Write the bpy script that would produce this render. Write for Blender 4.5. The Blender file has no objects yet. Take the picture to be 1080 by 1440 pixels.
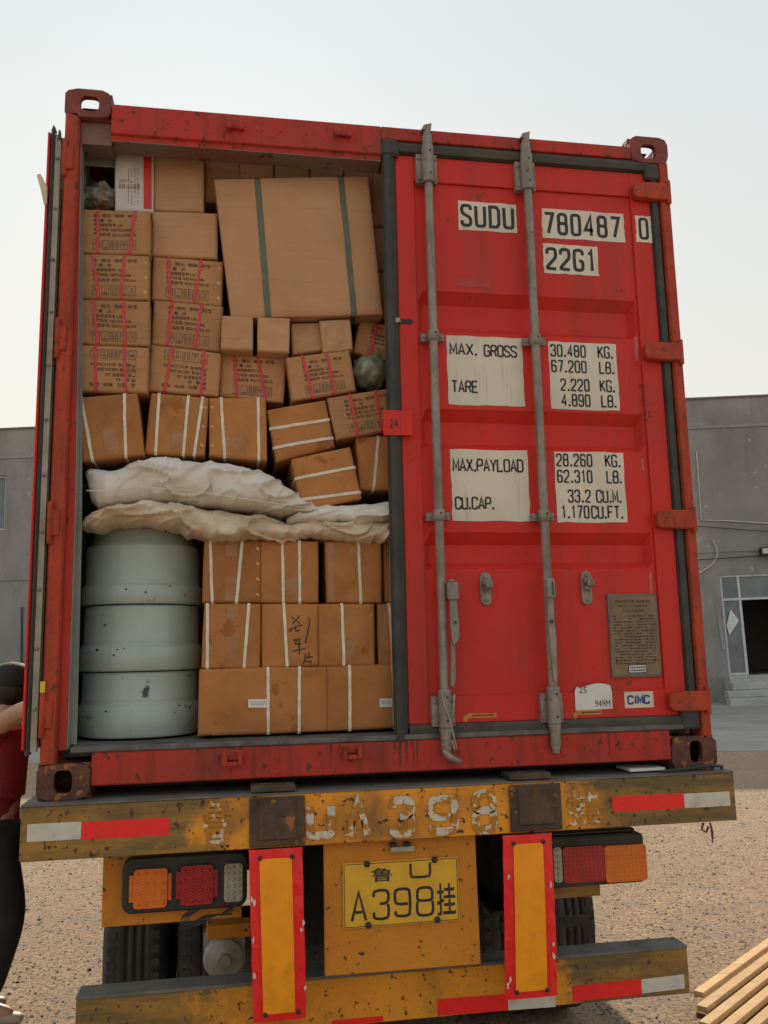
import bpy, bmesh, math, random
import numpy as np
from mathutils import Vector, Matrix, noise
random.seed(7)
SC = bpy.context.scene
COL = SC.collection
R = math.radians
PI = math.pi

# ------------------------------------------------------------------ camera, world, sun, exposure
CAM = Vector((0.641, -3.1194, 0.4723)); YAW, PITCH, ROLL, FPX = 0.17237, 0.15771, -0.021187, 1216.6
_f = Vector((math.sin(YAW)*math.cos(PITCH), math.cos(YAW)*math.cos(PITCH), math.sin(PITCH)))
_r = Vector((math.cos(YAW), -math.sin(YAW), 0)); _u = _r.cross(_f)
CR = _r*math.cos(ROLL)+_u*math.sin(ROLL); CU = _u*math.cos(ROLL)-_r*math.sin(ROLL); CF = _f
cd = bpy.data.cameras.new('camera'); cam = bpy.data.objects.new('camera', cd); COL.objects.link(cam)
m = Matrix((CR, CU, -CF)).transposed().to_4x4(); m.translation = CAM; cam.matrix_world = m
cd.sensor_fit = 'VERTICAL'; cd.sensor_height = 36.0; cd.lens = FPX/1440*36.0; cd.clip_end = 3000; cd.clip_start = 0.05
SC.camera = cam
SUN_EL, SUN_AZ = R(30), R(-1.6)       # azimuth measured from +Y towards +X
w = bpy.data.worlds.new('World'); SC.world = w; w.use_nodes = True
wn = w.node_tree.nodes; wl = w.node_tree.links
sky = wn.new('ShaderNodeTexSky'); sky.sky_type = 'NISHITA'; sky.sun_disc = False
sky.sun_elevation = SUN_EL; sky.sun_rotation = SUN_AZ
sky.air_density = 1.2; sky.dust_density = 3.0; sky.ozone_density = 1.0
bg = wn['Background']; bg.inputs[1].default_value = 0.10
gm = wn.new('ShaderNodeGamma'); gm.inputs[1].default_value = 0.07       # thin bright haze flattens the sky's contrast
vm = wn.new('ShaderNodeVectorMath'); vm.operation = 'MULTIPLY'; vm.inputs[1].default_value = (6.4, 6.4, 6.4)
wl.new(sky.outputs[0], gm.inputs[0]); wl.new(gm.outputs[0], vm.inputs[0]); 
tg = wn.new('ShaderNodeTexCoord'); sx = wn.new('ShaderNodeSeparateXYZ'); hr = wn.new('ShaderNodeMapRange'); hm = wn.new('ShaderNodeMix'); hm.data_type = 'RGBA'
hv = wn.new('ShaderNodeVectorMath'); hv.operation = 'MULTIPLY'
hr.inputs[1].default_value = 0.12; hr.inputs[2].default_value = 0.62
hm.inputs[6].default_value = (1.03, 0.99, 0.89, 1); hm.inputs[7].default_value = (0.86, 0.92, 0.935, 1)   # warm haze low, cooler above
wl.new(tg.outputs['Generated'], sx.inputs[0]); wl.new(sx.outputs[2], hr.inputs[0]); wl.new(hr.outputs[0], hm.inputs[0])
wl.new(vm.outputs[0], hv.inputs[0]); wl.new(hm.outputs[2], hv.inputs[1]); wl.new(hv.outputs[0], bg.inputs[0])
sd = bpy.data.lights.new('sun', 'SUN'); sun = bpy.data.objects.new('sun', sd); COL.objects.link(sun)
sd.energy = 5.0; sd.angle = R(0.6); sd.color = (1.0, 0.86, 0.68)
sdir = Vector((math.sin(SUN_AZ)*math.cos(SUN_EL), math.cos(SUN_AZ)*math.cos(SUN_EL), math.sin(SUN_EL)))
sun.rotation_euler = sdir.to_track_quat('Z', 'Y').to_euler()
SC.view_settings.view_transform = 'Standard'; SC.view_settings.look = 'None'
SC.view_settings.exposure = 0.24; SC.view_settings.gamma = 1.0; SC.view_settings.use_curve_mapping = False
GZ = -1.35

def at(u, v, Y):                       # a point of the photo on the real plane y = Y (metres)
    d = CR*((u-540)/FPX)+CU*((720-v)/FPX)+CF
    return CAM+d*((Y-CAM.y)/d.y)

# ------------------------------------------------------------------ materials
def mat(name, col, rough=0.6, metal=0.0, col2=None, nscale=4.0, dirt=None, dscale=(14, 14, 1.5), damt=0.45, dmax=0.8,
        spot=None, sscale=22.0, samt=0.62, bump=0.15, bscale=60.0, coat=0.0, emit=None, ends=None, rnd=0.0, ndet=6, alpha=None, spec=None):
    M = bpy.data.materials.new(name); M.use_nodes = True
    N = M.node_tree.nodes; L = M.node_tree.links; P = N['Principled BSDF']
    def c4(c): return (c[0], c[1], c[2], 1)
    geo = N.new('ShaderNodeNewGeometry')
    def nz(scale, det=5, vec=None, rgh=0.55):
        t = N.new('ShaderNodeTexNoise'); t.inputs['Scale'].default_value = scale; t.inputs['Detail'].default_value = det
        t.inputs['Roughness'].default_value = rgh
        L.new(vec if vec else geo.outputs['Position'], t.inputs['Vector']); return t.outputs['Fac']
    def ramp(src, a, b, lo=0.0, hi=1.0):
        r = N.new('ShaderNodeMapRange'); r.inputs[1].default_value = a; r.inputs[2].default_value = b
        r.inputs[3].default_value = lo; r.inputs[4].default_value = hi; L.new(src, r.inputs[0]); return r.outputs[0]
    def mix(f, a, b, mode='MIX'):
        x = N.new('ShaderNodeMix'); x.data_type = 'RGBA'; x.blend_type = mode
        if hasattr(f, 'links'): L.new(f, x.inputs[0])
        else: x.inputs[0].default_value = f
        for i, s in ((6, a), (7, b)):
            if hasattr(s, 'links'): L.new(s, x.inputs[i])
            else: x.inputs[i].default_value = c4(s)
        return x.outputs[2]
    if col2 is None: col2 = tuple(c*0.78 for c in col)
    cur = mix(ramp(nz(nscale, ndet), 0.35, 0.65), col, col2)
    if ends:
        sp = N.new('ShaderNodeSeparateXYZ'); L.new(geo.outputs['Position'], sp.inputs[0]); ab = N.new('ShaderNodeMath'); ab.operation = 'ABSOLUTE'; sb = N.new('ShaderNodeMath'); sb.operation = 'SUBTRACT'; sb.inputs[1].default_value = 1.22; L.new(sp.outputs[0], sb.inputs[0]); L.new(sb.outputs[0], ab.inputs[0])
        ad = N.new('ShaderNodeMath'); ad.operation = 'MULTIPLY_ADD'; ad.inputs[1].default_value = .9; L.new(nz(7, 8, None, .65), ad.inputs[0]); L.new(ab.outputs[0], ad.inputs[2])
        mp0 = N.new('ShaderNodeMapping'); mp0.inputs['Scale'].default_value = (2.5, 5, 18); L.new(geo.outputs['Position'], mp0.inputs[0])
        gr = mix(ramp(nz(1, 8, mp0.outputs[0], .65), .4, .6), ends[1], ends[2])
        cur = mix(ramp(ad.outputs[0], ends[0], ends[0]+.16), cur, gr)
    if dirt:
        mp = N.new('ShaderNodeMapping'); mp.inputs['Scale'].default_value = dscale; L.new(geo.outputs['Position'], mp.inputs[0])
        cur = mix(ramp(nz(1.0, 7, mp.outputs[0], 0.65), damt, damt+0.25, 0, dmax), cur, dirt)
    if spot:
        s = ramp(nz(sscale, 8, None, 0.6), samt, samt+0.03)
        cur = mix(s, cur, spot)
    if rnd:
        oi = N.new('ShaderNodeObjectInfo'); hs = N.new('ShaderNodeHueSaturation')
        L.new(ramp(oi.outputs['Random'], 0, 1, 1-rnd, 1+rnd), hs.inputs['Value']); L.new(cur, hs.inputs['Color']); cur = hs.outputs[0]
    L.new(cur, P.inputs['Base Color'])
    L.new(ramp(nz(nscale*3, 4), 0.3, 0.7, max(rough-0.08, 0.02), min(rough+0.1, 1)), P.inputs['Roughness'])
    P.inputs['Metallic'].default_value = metal
    if spec is not None: P.inputs['Specular IOR Level'].default_value = spec
    if coat: P.inputs['Coat Weight'].default_value = coat; P.inputs['Coat Roughness'].default_value = 0.12
    if bump:
        b = N.new('ShaderNodeBump'); b.inputs['Strength'].default_value = bump; b.inputs['Distance'].default_value = 0.01
        L.new(nz(bscale, 6), b.inputs['Height']); L.new(b.outputs[0], P.inputs['Normal'])
    if emit: P.inputs['Emission Color'].default_value = c4(emit[:3]); P.inputs['Emission Strength'].default_value = emit[3]
    if alpha is not None: P.inputs['Alpha'].default_value = alpha
    return M

M = {}
M['red'] = mat('red container paint', (.62, .028, .018), .5, col2=(.50, .030, .020), nscale=1.3, dirt=(.22, .045, .030), dscale=(9, 9, 1.0), damt=.50, dmax=.55,
               spot=(.22, .045, .030), sscale=13, samt=.66, bump=.25, bscale=9, spec=.25)
M['redbeam'] = mat('red dirty beam paint', (.46, .032, .022), .6, col2=(.34, .042, .028), nscale=3, dirt=(.10, .032, .020), dscale=(16, 16, 1.8), damt=.47, dmax=.75,
               spot=(.12, .034, .020), sscale=26, samt=.60, bump=.25, bscale=26, spec=.25)
M['redpost'] = mat('orange red post paint', (.46, .058, .022), .6, col2=(.32, .040, .022), nscale=5, dirt=(.12, .045, .02), dscale=(30, 30, 2.2), damt=.47, dmax=.75,
               spot=(.13, .05, .025), sscale=34, samt=.60, bump=.3, spec=.25)
M['lip'] = mat('dull grey red lip', (.20, .085, .065), .7, col2=(.17, .15, .12), nscale=6, spot=(.08, .03, .02), sscale=16, samt=.62, bump=.2)
M['cast'] = mat('rusty corner casting', (.13, .045, .024), .75, col2=(.06, .026, .018), nscale=16, spot=(.30, .10, .03), sscale=24, samt=.58, bump=.5, bscale=45)
M['castdark'] = mat('red brown casting', (.24, .050, .034), .75, col2=(.12, .035, .024), nscale=14, spot=(.30, .09, .04), sscale=24, samt=.64, bump=.4, bscale=45)
M['gasket'] = mat('black rubber gasket', (.030, .030, .028), .7, col2=(.05, .048, .042), nscale=8, dirt=(.10, .09, .07), damt=.55, dmax=.6, bump=.1)
M['gasketold'] = mat('dusty rubber gasket', (.075, .068, .055), .8, col2=(.045, .042, .036), nscale=8, bump=.15)
M['galv'] = mat('weathered galvanised steel', (0.311, 0.270, 0.230), .62, .25, col2=(0.216, 0.189, 0.162), nscale=14, dirt=(.13, .09, .06), dscale=(30, 30, 3), damt=.46,
                spot=(.10, .05, .03), sscale=40, samt=.66, bump=.2, bscale=90)
M['galvlight'] = mat('pale galvanised steel', (.34, .33, .31), .5, .3, col2=(.26, .25, .23), nscale=14, bump=.15)
M['scuff'] = mat('rubbed grey pink paint', (.40, .17, .15), .6, col2=(.55, .05, .04), nscale=40, bump=.1)
M['strip'] = mat('dirty cream strip', (.36, .32, .24), .6, col2=(.24, .21, .16), nscale=9, bump=.1)
M['ghost'] = mat('old adhesive shadow on red paint', (.36, .035, .028), .6, col2=(.42, .035, .026), nscale=20, bump=.05)
M['grime'] = mat('black grease run', (.06, .022, .016), .6, col2=(.13, .03, .02), nscale=30, bump=.1)
M['sheet'] = mat('aged white marking film', (0.672, 0.600, 0.492), .6, col2=(0.576, 0.504, 0.408), nscale=4, dirt=(.30, .22, .15), dscale=(40, 40, 3), damt=.56, dmax=.7, bump=.05,
                 spot=(.32, .16, .10), sscale=35, samt=.76)
M['ink'] = mat('black lettering', (.012, .012, .014), .6, col2=(.03, .025, .025), nscale=30, bump=0)
M['whitesheet'] = mat('white sticker', (.66, .65, .62), .5, col2=(.55, .53, .5), nscale=8, bump=.03)
M['blue'] = mat('blue lettering', (.012, .05, .28), .5, bump=0)
M['bronze'] = mat('bronze data plate', (0.230, 0.155, 0.088), .5, .35, col2=(0.162, 0.108, 0.068), nscale=10, bump=.15)
M['orangesticker'] = mat('orange arrow sticker', (.60, .20, .02), .6, col2=(.4, .14, .03), nscale=30, bump=0)
M['jamb'] = mat('grey green jamb', (0.260, 0.267, 0.247), .6, col2=(0.195, 0.195, 0.182), nscale=6, dirt=(.07, .06, .05), damt=.52, bump=.12)
M['inner'] = mat('container lining', (0.312, 0.324, 0.300), .7, col2=(0.240, 0.240, 0.228), nscale=3, bump=.1)
M['floor'] = mat('dusty steel threshold', (.15, .14, .13), .7, col2=(.09, .085, .08), nscale=12, dirt=(.06, .04, .03), dscale=(6, 6, 6), bump=.3)
M['carton'] = mat('brown cardboard', (0.429, 0.222, 0.102), .82, col2=(0.390, 0.197, 0.090), nscale=5, dirt=(.26, .13, .06), dscale=(3, 3, 90), damt=.50, dmax=.5, bump=.22, bscale=12, rnd=.10, spot=(.30, .15, .07), sscale=6, samt=.66, spec=.25)
M['cartonpale'] = mat('pale cardboard', (0.494, 0.273, 0.144), .82, col2=(0.448, 0.241, 0.126), nscale=5, dirt=(.31, .165, .09), dscale=(3, 3, 90), damt=.52, dmax=.4, bump=.10, bscale=14, rnd=.07, spec=.25)
M['cartondark'] = mat('dark brown cardboard', (.435, .185, .060), .8, col2=(.37, .152, .048), nscale=5, dirt=(.21, .085, .03), dscale=(3, 90, 3), damt=.50, dmax=.6, bump=.30, bscale=11, rnd=.14, spot=(.30, .11, .03), sscale=6, samt=.64, spec=.25)
M['tape'] = mat('amber packing tape', (.36, .165, .055), .32, col2=(.31, .135, .045), nscale=18, bump=.35, bscale=30)
M['staple'] = mat('brass staple', (.55, .34, .12), .35, .7, bump=0)
M['strapwhite'] = mat('white packing strap', (.72, .66, .55), .5, col2=(.6, .53, .43), nscale=30, bump=.2, bscale=200)
M['strapred'] = mat('red packing strap', (.62, .035, .045), .45, col2=(.5, .03, .04), nscale=30, bump=.2, bscale=200)
M['strapgreen'] = mat('olive packing strap', (.11, .125, .075), .5, col2=(.085, .095, .06), nscale=20, bump=.25, bscale=150)
M['print'] = mat('faded black carton print', (.045, .028, .022), .8, col2=(.10, .055, .035), nscale=60, bump=0)
M['printgrey'] = mat('grey carton print', (.12, .085, .07), .8, col2=(.17, .11, .08), nscale=60, bump=0)
M['boxwhite'] = mat('white glossy carton', (.62, .58, .54), .5, col2=(.56, .52, .48), nscale=6, bump=.06)
M['boxred'] = mat('red carton stripe', (.62, .03, .03), .5, bump=.03)
M['drum'] = mat('pale green drum paint', (.355, .415, .375), .36, col2=(.31, .37, .33), nscale=5, dirt=(.17, .20, .165), dscale=(30, 30, 2.0), damt=.56, dmax=.5,
                spot=(.025, .03, .028), sscale=11, samt=.66, bump=.06, bscale=25, coat=.1)
M['sack'] = mat('woven white sack', (.70, .67, .63), .6, col2=(.62, .55, .45), nscale=5, dirt=(.48, .38, .26), dscale=(4, 4, 9), damt=.5, dmax=.7, bump=.55, bscale=16, spec=.4)
M['sacktan'] = mat('tan woven sack', (.66, .56, .43), .62, col2=(.56, .43, .29), nscale=6, dirt=(.32, .23, .14), dscale=(4, 4, 9), damt=.5, dmax=.7, bump=.6, bscale=16, spec=.4)
M['film'] = mat('clear crumpled plastic', (.5, .48, .44), .18, col2=(.4, .38, .34), nscale=9, bump=.5, bscale=12, alpha=.38)
M['redfill'] = mat('reddish bag filling', (.30, .12, .08), .6, col2=(.45, .36, .28), nscale=34, bump=.3)
M['olive'] = mat('olive plastic bag', (.26, .27, .19), .3, col2=(.05, .055, .04), nscale=7, bump=.35, bscale=9, coat=.3)
M['yellow'] = mat('yellow trailer paint', (.60, .215, .008), .6, col2=(.52, .175, .008), nscale=4, dirt=(.16, .075, .02), dscale=(9, 9, 5), damt=.56, dmax=.7,
                  spot=(.06, .03, .012), sscale=34, samt=.62, bump=.25, bscale=40)
M['yellowdirty'] = mat('grimy yellow paint', (0.468, 0.210, 0.025), .6, col2=(0.195, 0.114, 0.030), nscale=4.5, dirt=(.09, .06, .03), dscale=(4, 4, 22), damt=.50, dmax=.8,
                  spot=(.03, .018, .012), sscale=17, samt=.605, bump=.3, bscale=40)
M['yellowbeam'] = mat('yellow beam paint worn to grime at its ends', (.78, .30, .010), .6, col2=(.64, .23, .010), nscale=5, dirt=(.15, .08, .025), dscale=(5, 5, 4), damt=.48, dmax=.8,
                  spot=(.05, .026, .012), sscale=40, samt=.60, bump=.3, bscale=40, ends=(1.02, (.34, .17, .025), (.12, .082, .030)))
M['steel'] = mat('dusty grey steel', (0.169, 0.156, 0.137), .7, col2=(0.111, 0.098, 0.085), nscale=9, spot=(.12, .06, .03), sscale=20, samt=.66, bump=.25)
M['rustplate'] = mat('dark rusty plate', (.085, .050, .032), .75, col2=(.045, .030, .022), nscale=14, dirt=(.16, .07, .025), dscale=(12, 12, 5), damt=.52, spot=(.30, .12, .02), sscale=16, samt=.60, bump=.3)
M['chassis'] = mat('dark chassis paint', (.02, .018, .016), .7, col2=(.035, .03, .025), nscale=6, bump=.2)
M['reflred'] = mat('red reflective film', (.84, .010, .010), .38, col2=(.76, .010, .010), nscale=40, dirt=(.42, .02, .02), dscale=(20, 20, 20), damt=.58, dmax=.6, bump=.08, bscale=120, coat=.2)
M['reflwhite'] = mat('white reflective film', (.60, .56, .48), .4, col2=(.50, .46, .39), nscale=20, dirt=(.25, .22, .17), dscale=(20, 20, 20), damt=.56, dmax=.6, bump=.08)
M['reflamber'] = mat('amber reflective film', (.95, .33, .002), .42, col2=(.86, .28, .002), nscale=12, dirt=(.36, .16, .02), dscale=(9, 9, 7), damt=.54, dmax=.6, bump=.06)
M['plate'] = mat('yellow number plate', (0.713, 0.391, 0.023), .5, col2=(0.621, 0.333, 0.023), nscale=14, dirt=(.3, .16, .03), dscale=(12, 12, 10), damt=.6, bump=.05)
M['paintwhite'] = mat('flaking white stencil paint', (.60, .57, .50), .7, col2=(.5, .42, .3), nscale=30, spot=(.42, .165, .012), sscale=24, samt=.475, bump=.2)
M['lensamber'] = mat('amber lens', (.75, .17, .008), .22, col2=(.66, .13, .008), nscale=20, bump=.1, bscale=160, coat=.5)
M['lensred'] = mat('red lens', (.42, .006, .012), .22, col2=(.33, .006, .01), nscale=20, bump=.1, bscale=160, coat=.5)
M['lensclear'] = mat('dusty clear lens', (.42, .40, .30), .25, col2=(.3, .28, .2), nscale=20, bump=.1, bscale=160, coat=.5)
M['blackplastic'] = mat('black plastic', (.018, .017, .016), .45, col2=(.03, .028, .025), nscale=12, bump=.1)
M['tyre'] = mat('dusty tyre rubber', (.033, .030, .027), .85, col2=(.055, .048, .040), nscale=7, bump=.3, bscale=50)
M['rim'] = mat('grimy steel rim', (.14, .12, .10), .6, .3, bump=.2)
M['chamber'] = mat('grey cast brake chamber', (.36, .35, .33), .45, .2, col2=(.26, .25, .23), nscale=12, bump=.2)
M['plaster'] = mat('grey cement render', (0.305, 0.283, 0.266), .92, col2=(0.225, 0.212, 0.20), nscale=.45, dirt=(.17, .162, .155), dscale=(1.6, 1.6, .55), damt=.49, dmax=.75,
                   spot=(.36, .345, .33), sscale=2.2, samt=.64, bump=.8, bscale=6, ndet=12)
M['cement'] = mat('pale cement', (.30, .29, .275), .9, col2=(.24, .23, .22), nscale=2, bump=.3, bscale=20)
M['winframe'] = mat('white window frame', (.55, .56, .56), .5, col2=(.45, .45, .45), nscale=5, bump=.05)
M['glass'] = mat('dark dusty glass', (.10, .13, .135), .15, col2=(.15, .18, .185), nscale=2, bump=.02)
M['room'] = mat('dark room plaster', (.13, .11, .09), .9, bump=.1)
M['marble'] = mat('pale step stone', (.42, .42, .41), .55, col2=(.33, .33, .32), nscale=3, bump=.1)
M['pvc'] = mat('white cable cover', (.55, .53, .50), .6, bump=0)
M['cable'] = mat('black cable', (.03, .03, .03), .6, bump=0)
M['wood'] = mat('raw pine board', (0.600, 0.396, 0.192), .75, col2=(0.504, 0.318, 0.150), nscale=7, dirt=(.33, .19, .08), dscale=(2.0, 45, 45), damt=.48, dmax=.6, bump=.25, bscale=35, rnd=.1)
M['woodshade'] = mat('board darkened as gap shade', (.15, .085, .042), .85, col2=(.10, .058, .03), nscale=9, bump=.2)  # wood colour darkened to deepen the shade between the pallet slats
M['skin'] = mat('skin', (.42, .23, .15), .5, col2=(.38, .19, .12), nscale=10, bump=.05)
M['hair'] = mat('black hair', (.012, .010, .009), .5, bump=.5, bscale=120)
M['cap'] = mat('black cap cloth', (.015, .013, .012), .8, bump=.2)
M['shirt'] = mat('red knit shirt', (.22, .008, .012), .85, col2=(.16, .006, .01), nscale=14, bump=.5, bscale=110)
M['trousers'] = mat('black trousers', (.010, .009, .009), .8, bump=.2)
M['shoe'] = mat('beige shoe', (.35, .28, .2), .6, bump=.1)
M['eyewhite'] = mat('eye white', (.7, .68, .65), .3, bump=0)
M['redcord'] = mat('faded red cord', (.20, .03, .02), .8, bump=.2)
M['yellowtag'] = mat('yellow tag', (.70, .45, .03), .5, bump=0)

def ground_mat():
    G = bpy.data.materials.new('dusty gravel ground'); G.use_nodes = True
    N = G.node_tree.nodes; L = G.node_tree.links; P = N['Principled BSDF']; P.inputs['Roughness'].default_value = .95
    P.inputs['Specular IOR Level'].default_value = .2
    tc = N.new('ShaderNodeTexCoord')
    def nz(s, d=8, r=.6):
        t = N.new('ShaderNodeTexNoise'); t.inputs['Scale'].default_value = s; t.inputs['Detail'].default_value = d; t.inputs['Roughness'].default_value = r
        L.new(tc.outputs['Object'], t.inputs['Vector']); return t.outputs['Fac']
    def ramp(src, a, b, lo=0, hi=1):
        r = N.new('ShaderNodeMapRange'); r.inputs[1].default_value = a; r.inputs[2].default_value = b; r.inputs[3].default_value = lo; r.inputs[4].default_value = hi
        L.new(src, r.inputs[0]); return r.outputs[0]
    def mix(f, a, b):
        x = N.new('ShaderNodeMix'); x.data_type = 'RGBA'; L.new(f, x.inputs[0])
        for i, s in ((6, a), (7, b)):
            if hasattr(s, 'links'): L.new(s, x.inputs[i])
            else: x.inputs[i].default_value = (*s, 1)
        return x.outputs[2]
    c = mix(ramp(nz(.6), .35, .65), (.52, .375, .235), (.42, .305, .195))
    c = mix(ramp(nz(45, 5), .42, .58), c, (.27, .205, .15))
    c = mix(ramp(nz(3.5, 8, .7), .52, .62), c, (.33, .255, .19))
    c = mix(ramp(nz(16, 10, .7), .585, .64), c, (.07, .052, .038))
    c = mix(ramp(nz(120, 3), .62, .70), c, (.58, .50, .39))
    L.new(c, P.inputs['Base Color'])
    b = N.new('ShaderNodeBump'); b.inputs['Strength'].default_value = .9; b.inputs['Distance'].default_value = .035
    L.new(nz(28, 12, .75), b.inputs['Height']); L.new(b.outputs[0], P.inputs['Normal'])
    return G
M['ground'] = ground_mat()
M['pebble'] = mat('loose stones', (0.365, 0.290, 0.223), .9, col2=(0.135, 0.115, 0.095), nscale=9, bump=.2)
M['fleck'] = mat('dark debris flecks', (.045, .032, .024), .9, bump=.1)
M['concrete'] = mat('worn concrete yard', (0.338, 0.319, 0.293), .9, col2=(0.260, 0.247, 0.227), nscale=.5, dirt=(.16, .15, .14), dscale=(.5, 3, 3), damt=.5, dmax=.6, bump=.3, bscale=30, ndet=10)

# ------------------------------------------------------------------ mesh helpers
class MB:
    def __init__(s): s.v = []; s.f = []; s.m = []; s.sm = []
    def add(s, vs, fs, mi=0, smooth=False):
        o = len(s.v); s.v += [tuple(v) for v in vs]; s.f += [[i+o for i in f] for f in fs]; s.m += [mi]*len(fs); s.sm += [smooth]*len(fs); return s
    def box(s, x0, x1, y0, y1, z0, z1, mi=0):
        return s.hexa([(x0, y0, z0), (x1, y0, z0), (x1, y1, z0), (x0, y1, z0), (x0, y0, z1), (x1, y0, z1), (x1, y1, z1), (x0, y1, z1)], mi)
    def hexa(s, p, mi=0):
        return s.add(p, [(0, 3, 2, 1), (4, 5, 6, 7), (0, 1, 5, 4), (1, 2, 6, 5), (2, 3, 7, 6), (3, 0, 4, 7)], mi)
    def tube(s, pts, r, n=10, mi=0, cap=True, smooth=True):
        pts = [Vector(p) for p in pts]; rs = r if isinstance(r, (list, tuple)) else [r]*len(pts)
        vs = []; fs = []; pn = None
        for i, p in enumerate(pts):
            a = pts[max(i-1, 0)]; b = pts[min(i+1, len(pts)-1)]; t = (b-a).normalized()
            if pn is None: pn = t.orthogonal().normalized()
            pn = (pn-t*pn.dot(t)).normalized(); bi = t.cross(pn)
            for k in range(n):
                an = 2*PI*k/n; vs.append(p+(pn*math.cos(an)+bi*math.sin(an))*rs[i])
        for i in range(len(pts)-1):
            for k in range(n): fs.append((i*n+k, i*n+(k+1) % n, (i+1)*n+(k+1) % n, (i+1)*n+k))
        s.add(vs, fs, mi, smooth)
        if cap: s.add(vs[:n], [tuple(range(n))[::-1]], mi); s.add(vs[-n:], [tuple(range(n))], mi)
        return s
    def lathe(s, prof, c, n=48, mi=0, axis='z', smooth=True):
        vs = []; fs = []; c = Vector(c)
        for (r, h) in prof:
            for k in range(n):
                a = 2*PI*k/n; x, y = r*math.cos(a), r*math.sin(a)
                q = {'z': (x, y, h), 'x': (h, x, y), 'y': (x, h, y)}[axis]; vs.append(c+Vector(q))
        for i in range(len(prof)-1):
            for k in range(n):
                fs.append((i*n+k, i*n+(k+1) % n, (i+1)*n+(k+1) % n, (i+1)*n+k))
        if axis == 'y': fs = [f[::-1] for f in fs]
        s.add(vs, fs, mi, smooth); return s
    def prism(s, poly, a0, a1, axis='y', mi=0):
        # poly in the two other axes (x,z) for y, (y,z) for x, (x,y) for z
        def P(p, a): return {'y': (p[0], a, p[1]), 'x': (a, p[0], p[1]), 'z': (p[0], p[1], a)}[axis]
        n = len(poly); vs = [P(p, a0) for p in poly]+[P(p, a1) for p in poly]
        fs = [tuple(range(n)), tuple(range(n, 2*n))[::-1]]+[(i, i+n, (i+1) % n+n, (i+1) % n) for i in range(n)]
        return s.add(vs, fs, mi)
    def build(s, name, mats, parent=None, bevel=0.0, seg=1, fixn=True, auto=False):
        me = bpy.data.meshes.new(name); me.from_pydata(s.v, [], s.f)
        if not isinstance(mats, (list, tuple)): mats = [mats]
        for mm in mats: me.materials.append(M[mm] if isinstance(mm, str) else mm)
        for i, p in enumerate(me.polygons): p.material_index = s.m[i]; p.use_smooth = s.sm[i]
        if bevel or fixn:
            bm = bmesh.new(); bm.from_mesh(me)
            if bevel:
                bmesh.ops.remove_doubles(bm, verts=bm.verts, dist=1e-6)
                bmesh.ops.recalc_face_normals(bm, faces=bm.faces)
                ed = [e for e in bm.edges if len(e.link_faces) == 2 and e.calc_face_angle(0) > .6]
                bmesh.ops.bevel(bm, geom=ed, offset=bevel, segments=seg, affect='EDGES', profile=.6, clamp_overlap=True)
            else: bmesh.ops.recalc_face_normals(bm, faces=bm.faces)
            bm.to_mesh(me); bm.free()
        me.update()
        o = bpy.data.objects.new(name, me); COL.objects.link(o)
        if parent: attach(o, parent)
        return o
def attach(o, parent):                 # parts are written in world coordinates: keep them there
    o.parent = parent; o.matrix_parent_inverse = parent.matrix_world.inverted() if parent.type == 'EMPTY' and parent.parent is None else parent.matrix_parent_inverse.copy() @ Matrix.Identity(4) if False else o.matrix_parent_inverse
def thing(name, label, cat, loc=(0, 0, 0), group=None, kind=None):
    o = bpy.data.objects.new(name, None); COL.objects.link(o); o.empty_display_size = .1
    o.location = loc; o['label'] = label; o['category'] = cat
    if group: o['group'] = group
    if kind: o['kind'] = kind
    o.matrix_world = Matrix.Translation(loc)
    return o
def tag(o, label=None, cat=None, group=None, kind=None):
    for k, v in (('label', label), ('category', cat), ('group', group), ('kind', kind)):
        if v: o[k] = v
    return o
_off = {}
def attach(o, parent):
    """o's mesh is in world coordinates; put its origin on the parent's origin"""
    base = _off.get(parent.name, Vector(parent.location) if parent.parent is None else Vector((0, 0, 0)))
    if o.type == 'MESH': o.data.transform(Matrix.Translation(-base))
    _off[o.name] = base
    o.parent = parent
def recenter(o):                       # top-level mesh in world coordinates: origin to its base centre
    me = o.data; n = len(me.vertices); a = np.empty(n*3); me.vertices.foreach_get('co', a); a = a.reshape(-1, 3)
    c = Vector(((a[:, 0].min()+a[:, 0].max())/2, (a[:, 1].min()+a[:, 1].max())/2, a[:, 2].min()))
    me.transform(Matrix.Translation(-c)); o.location = c; return o

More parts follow.
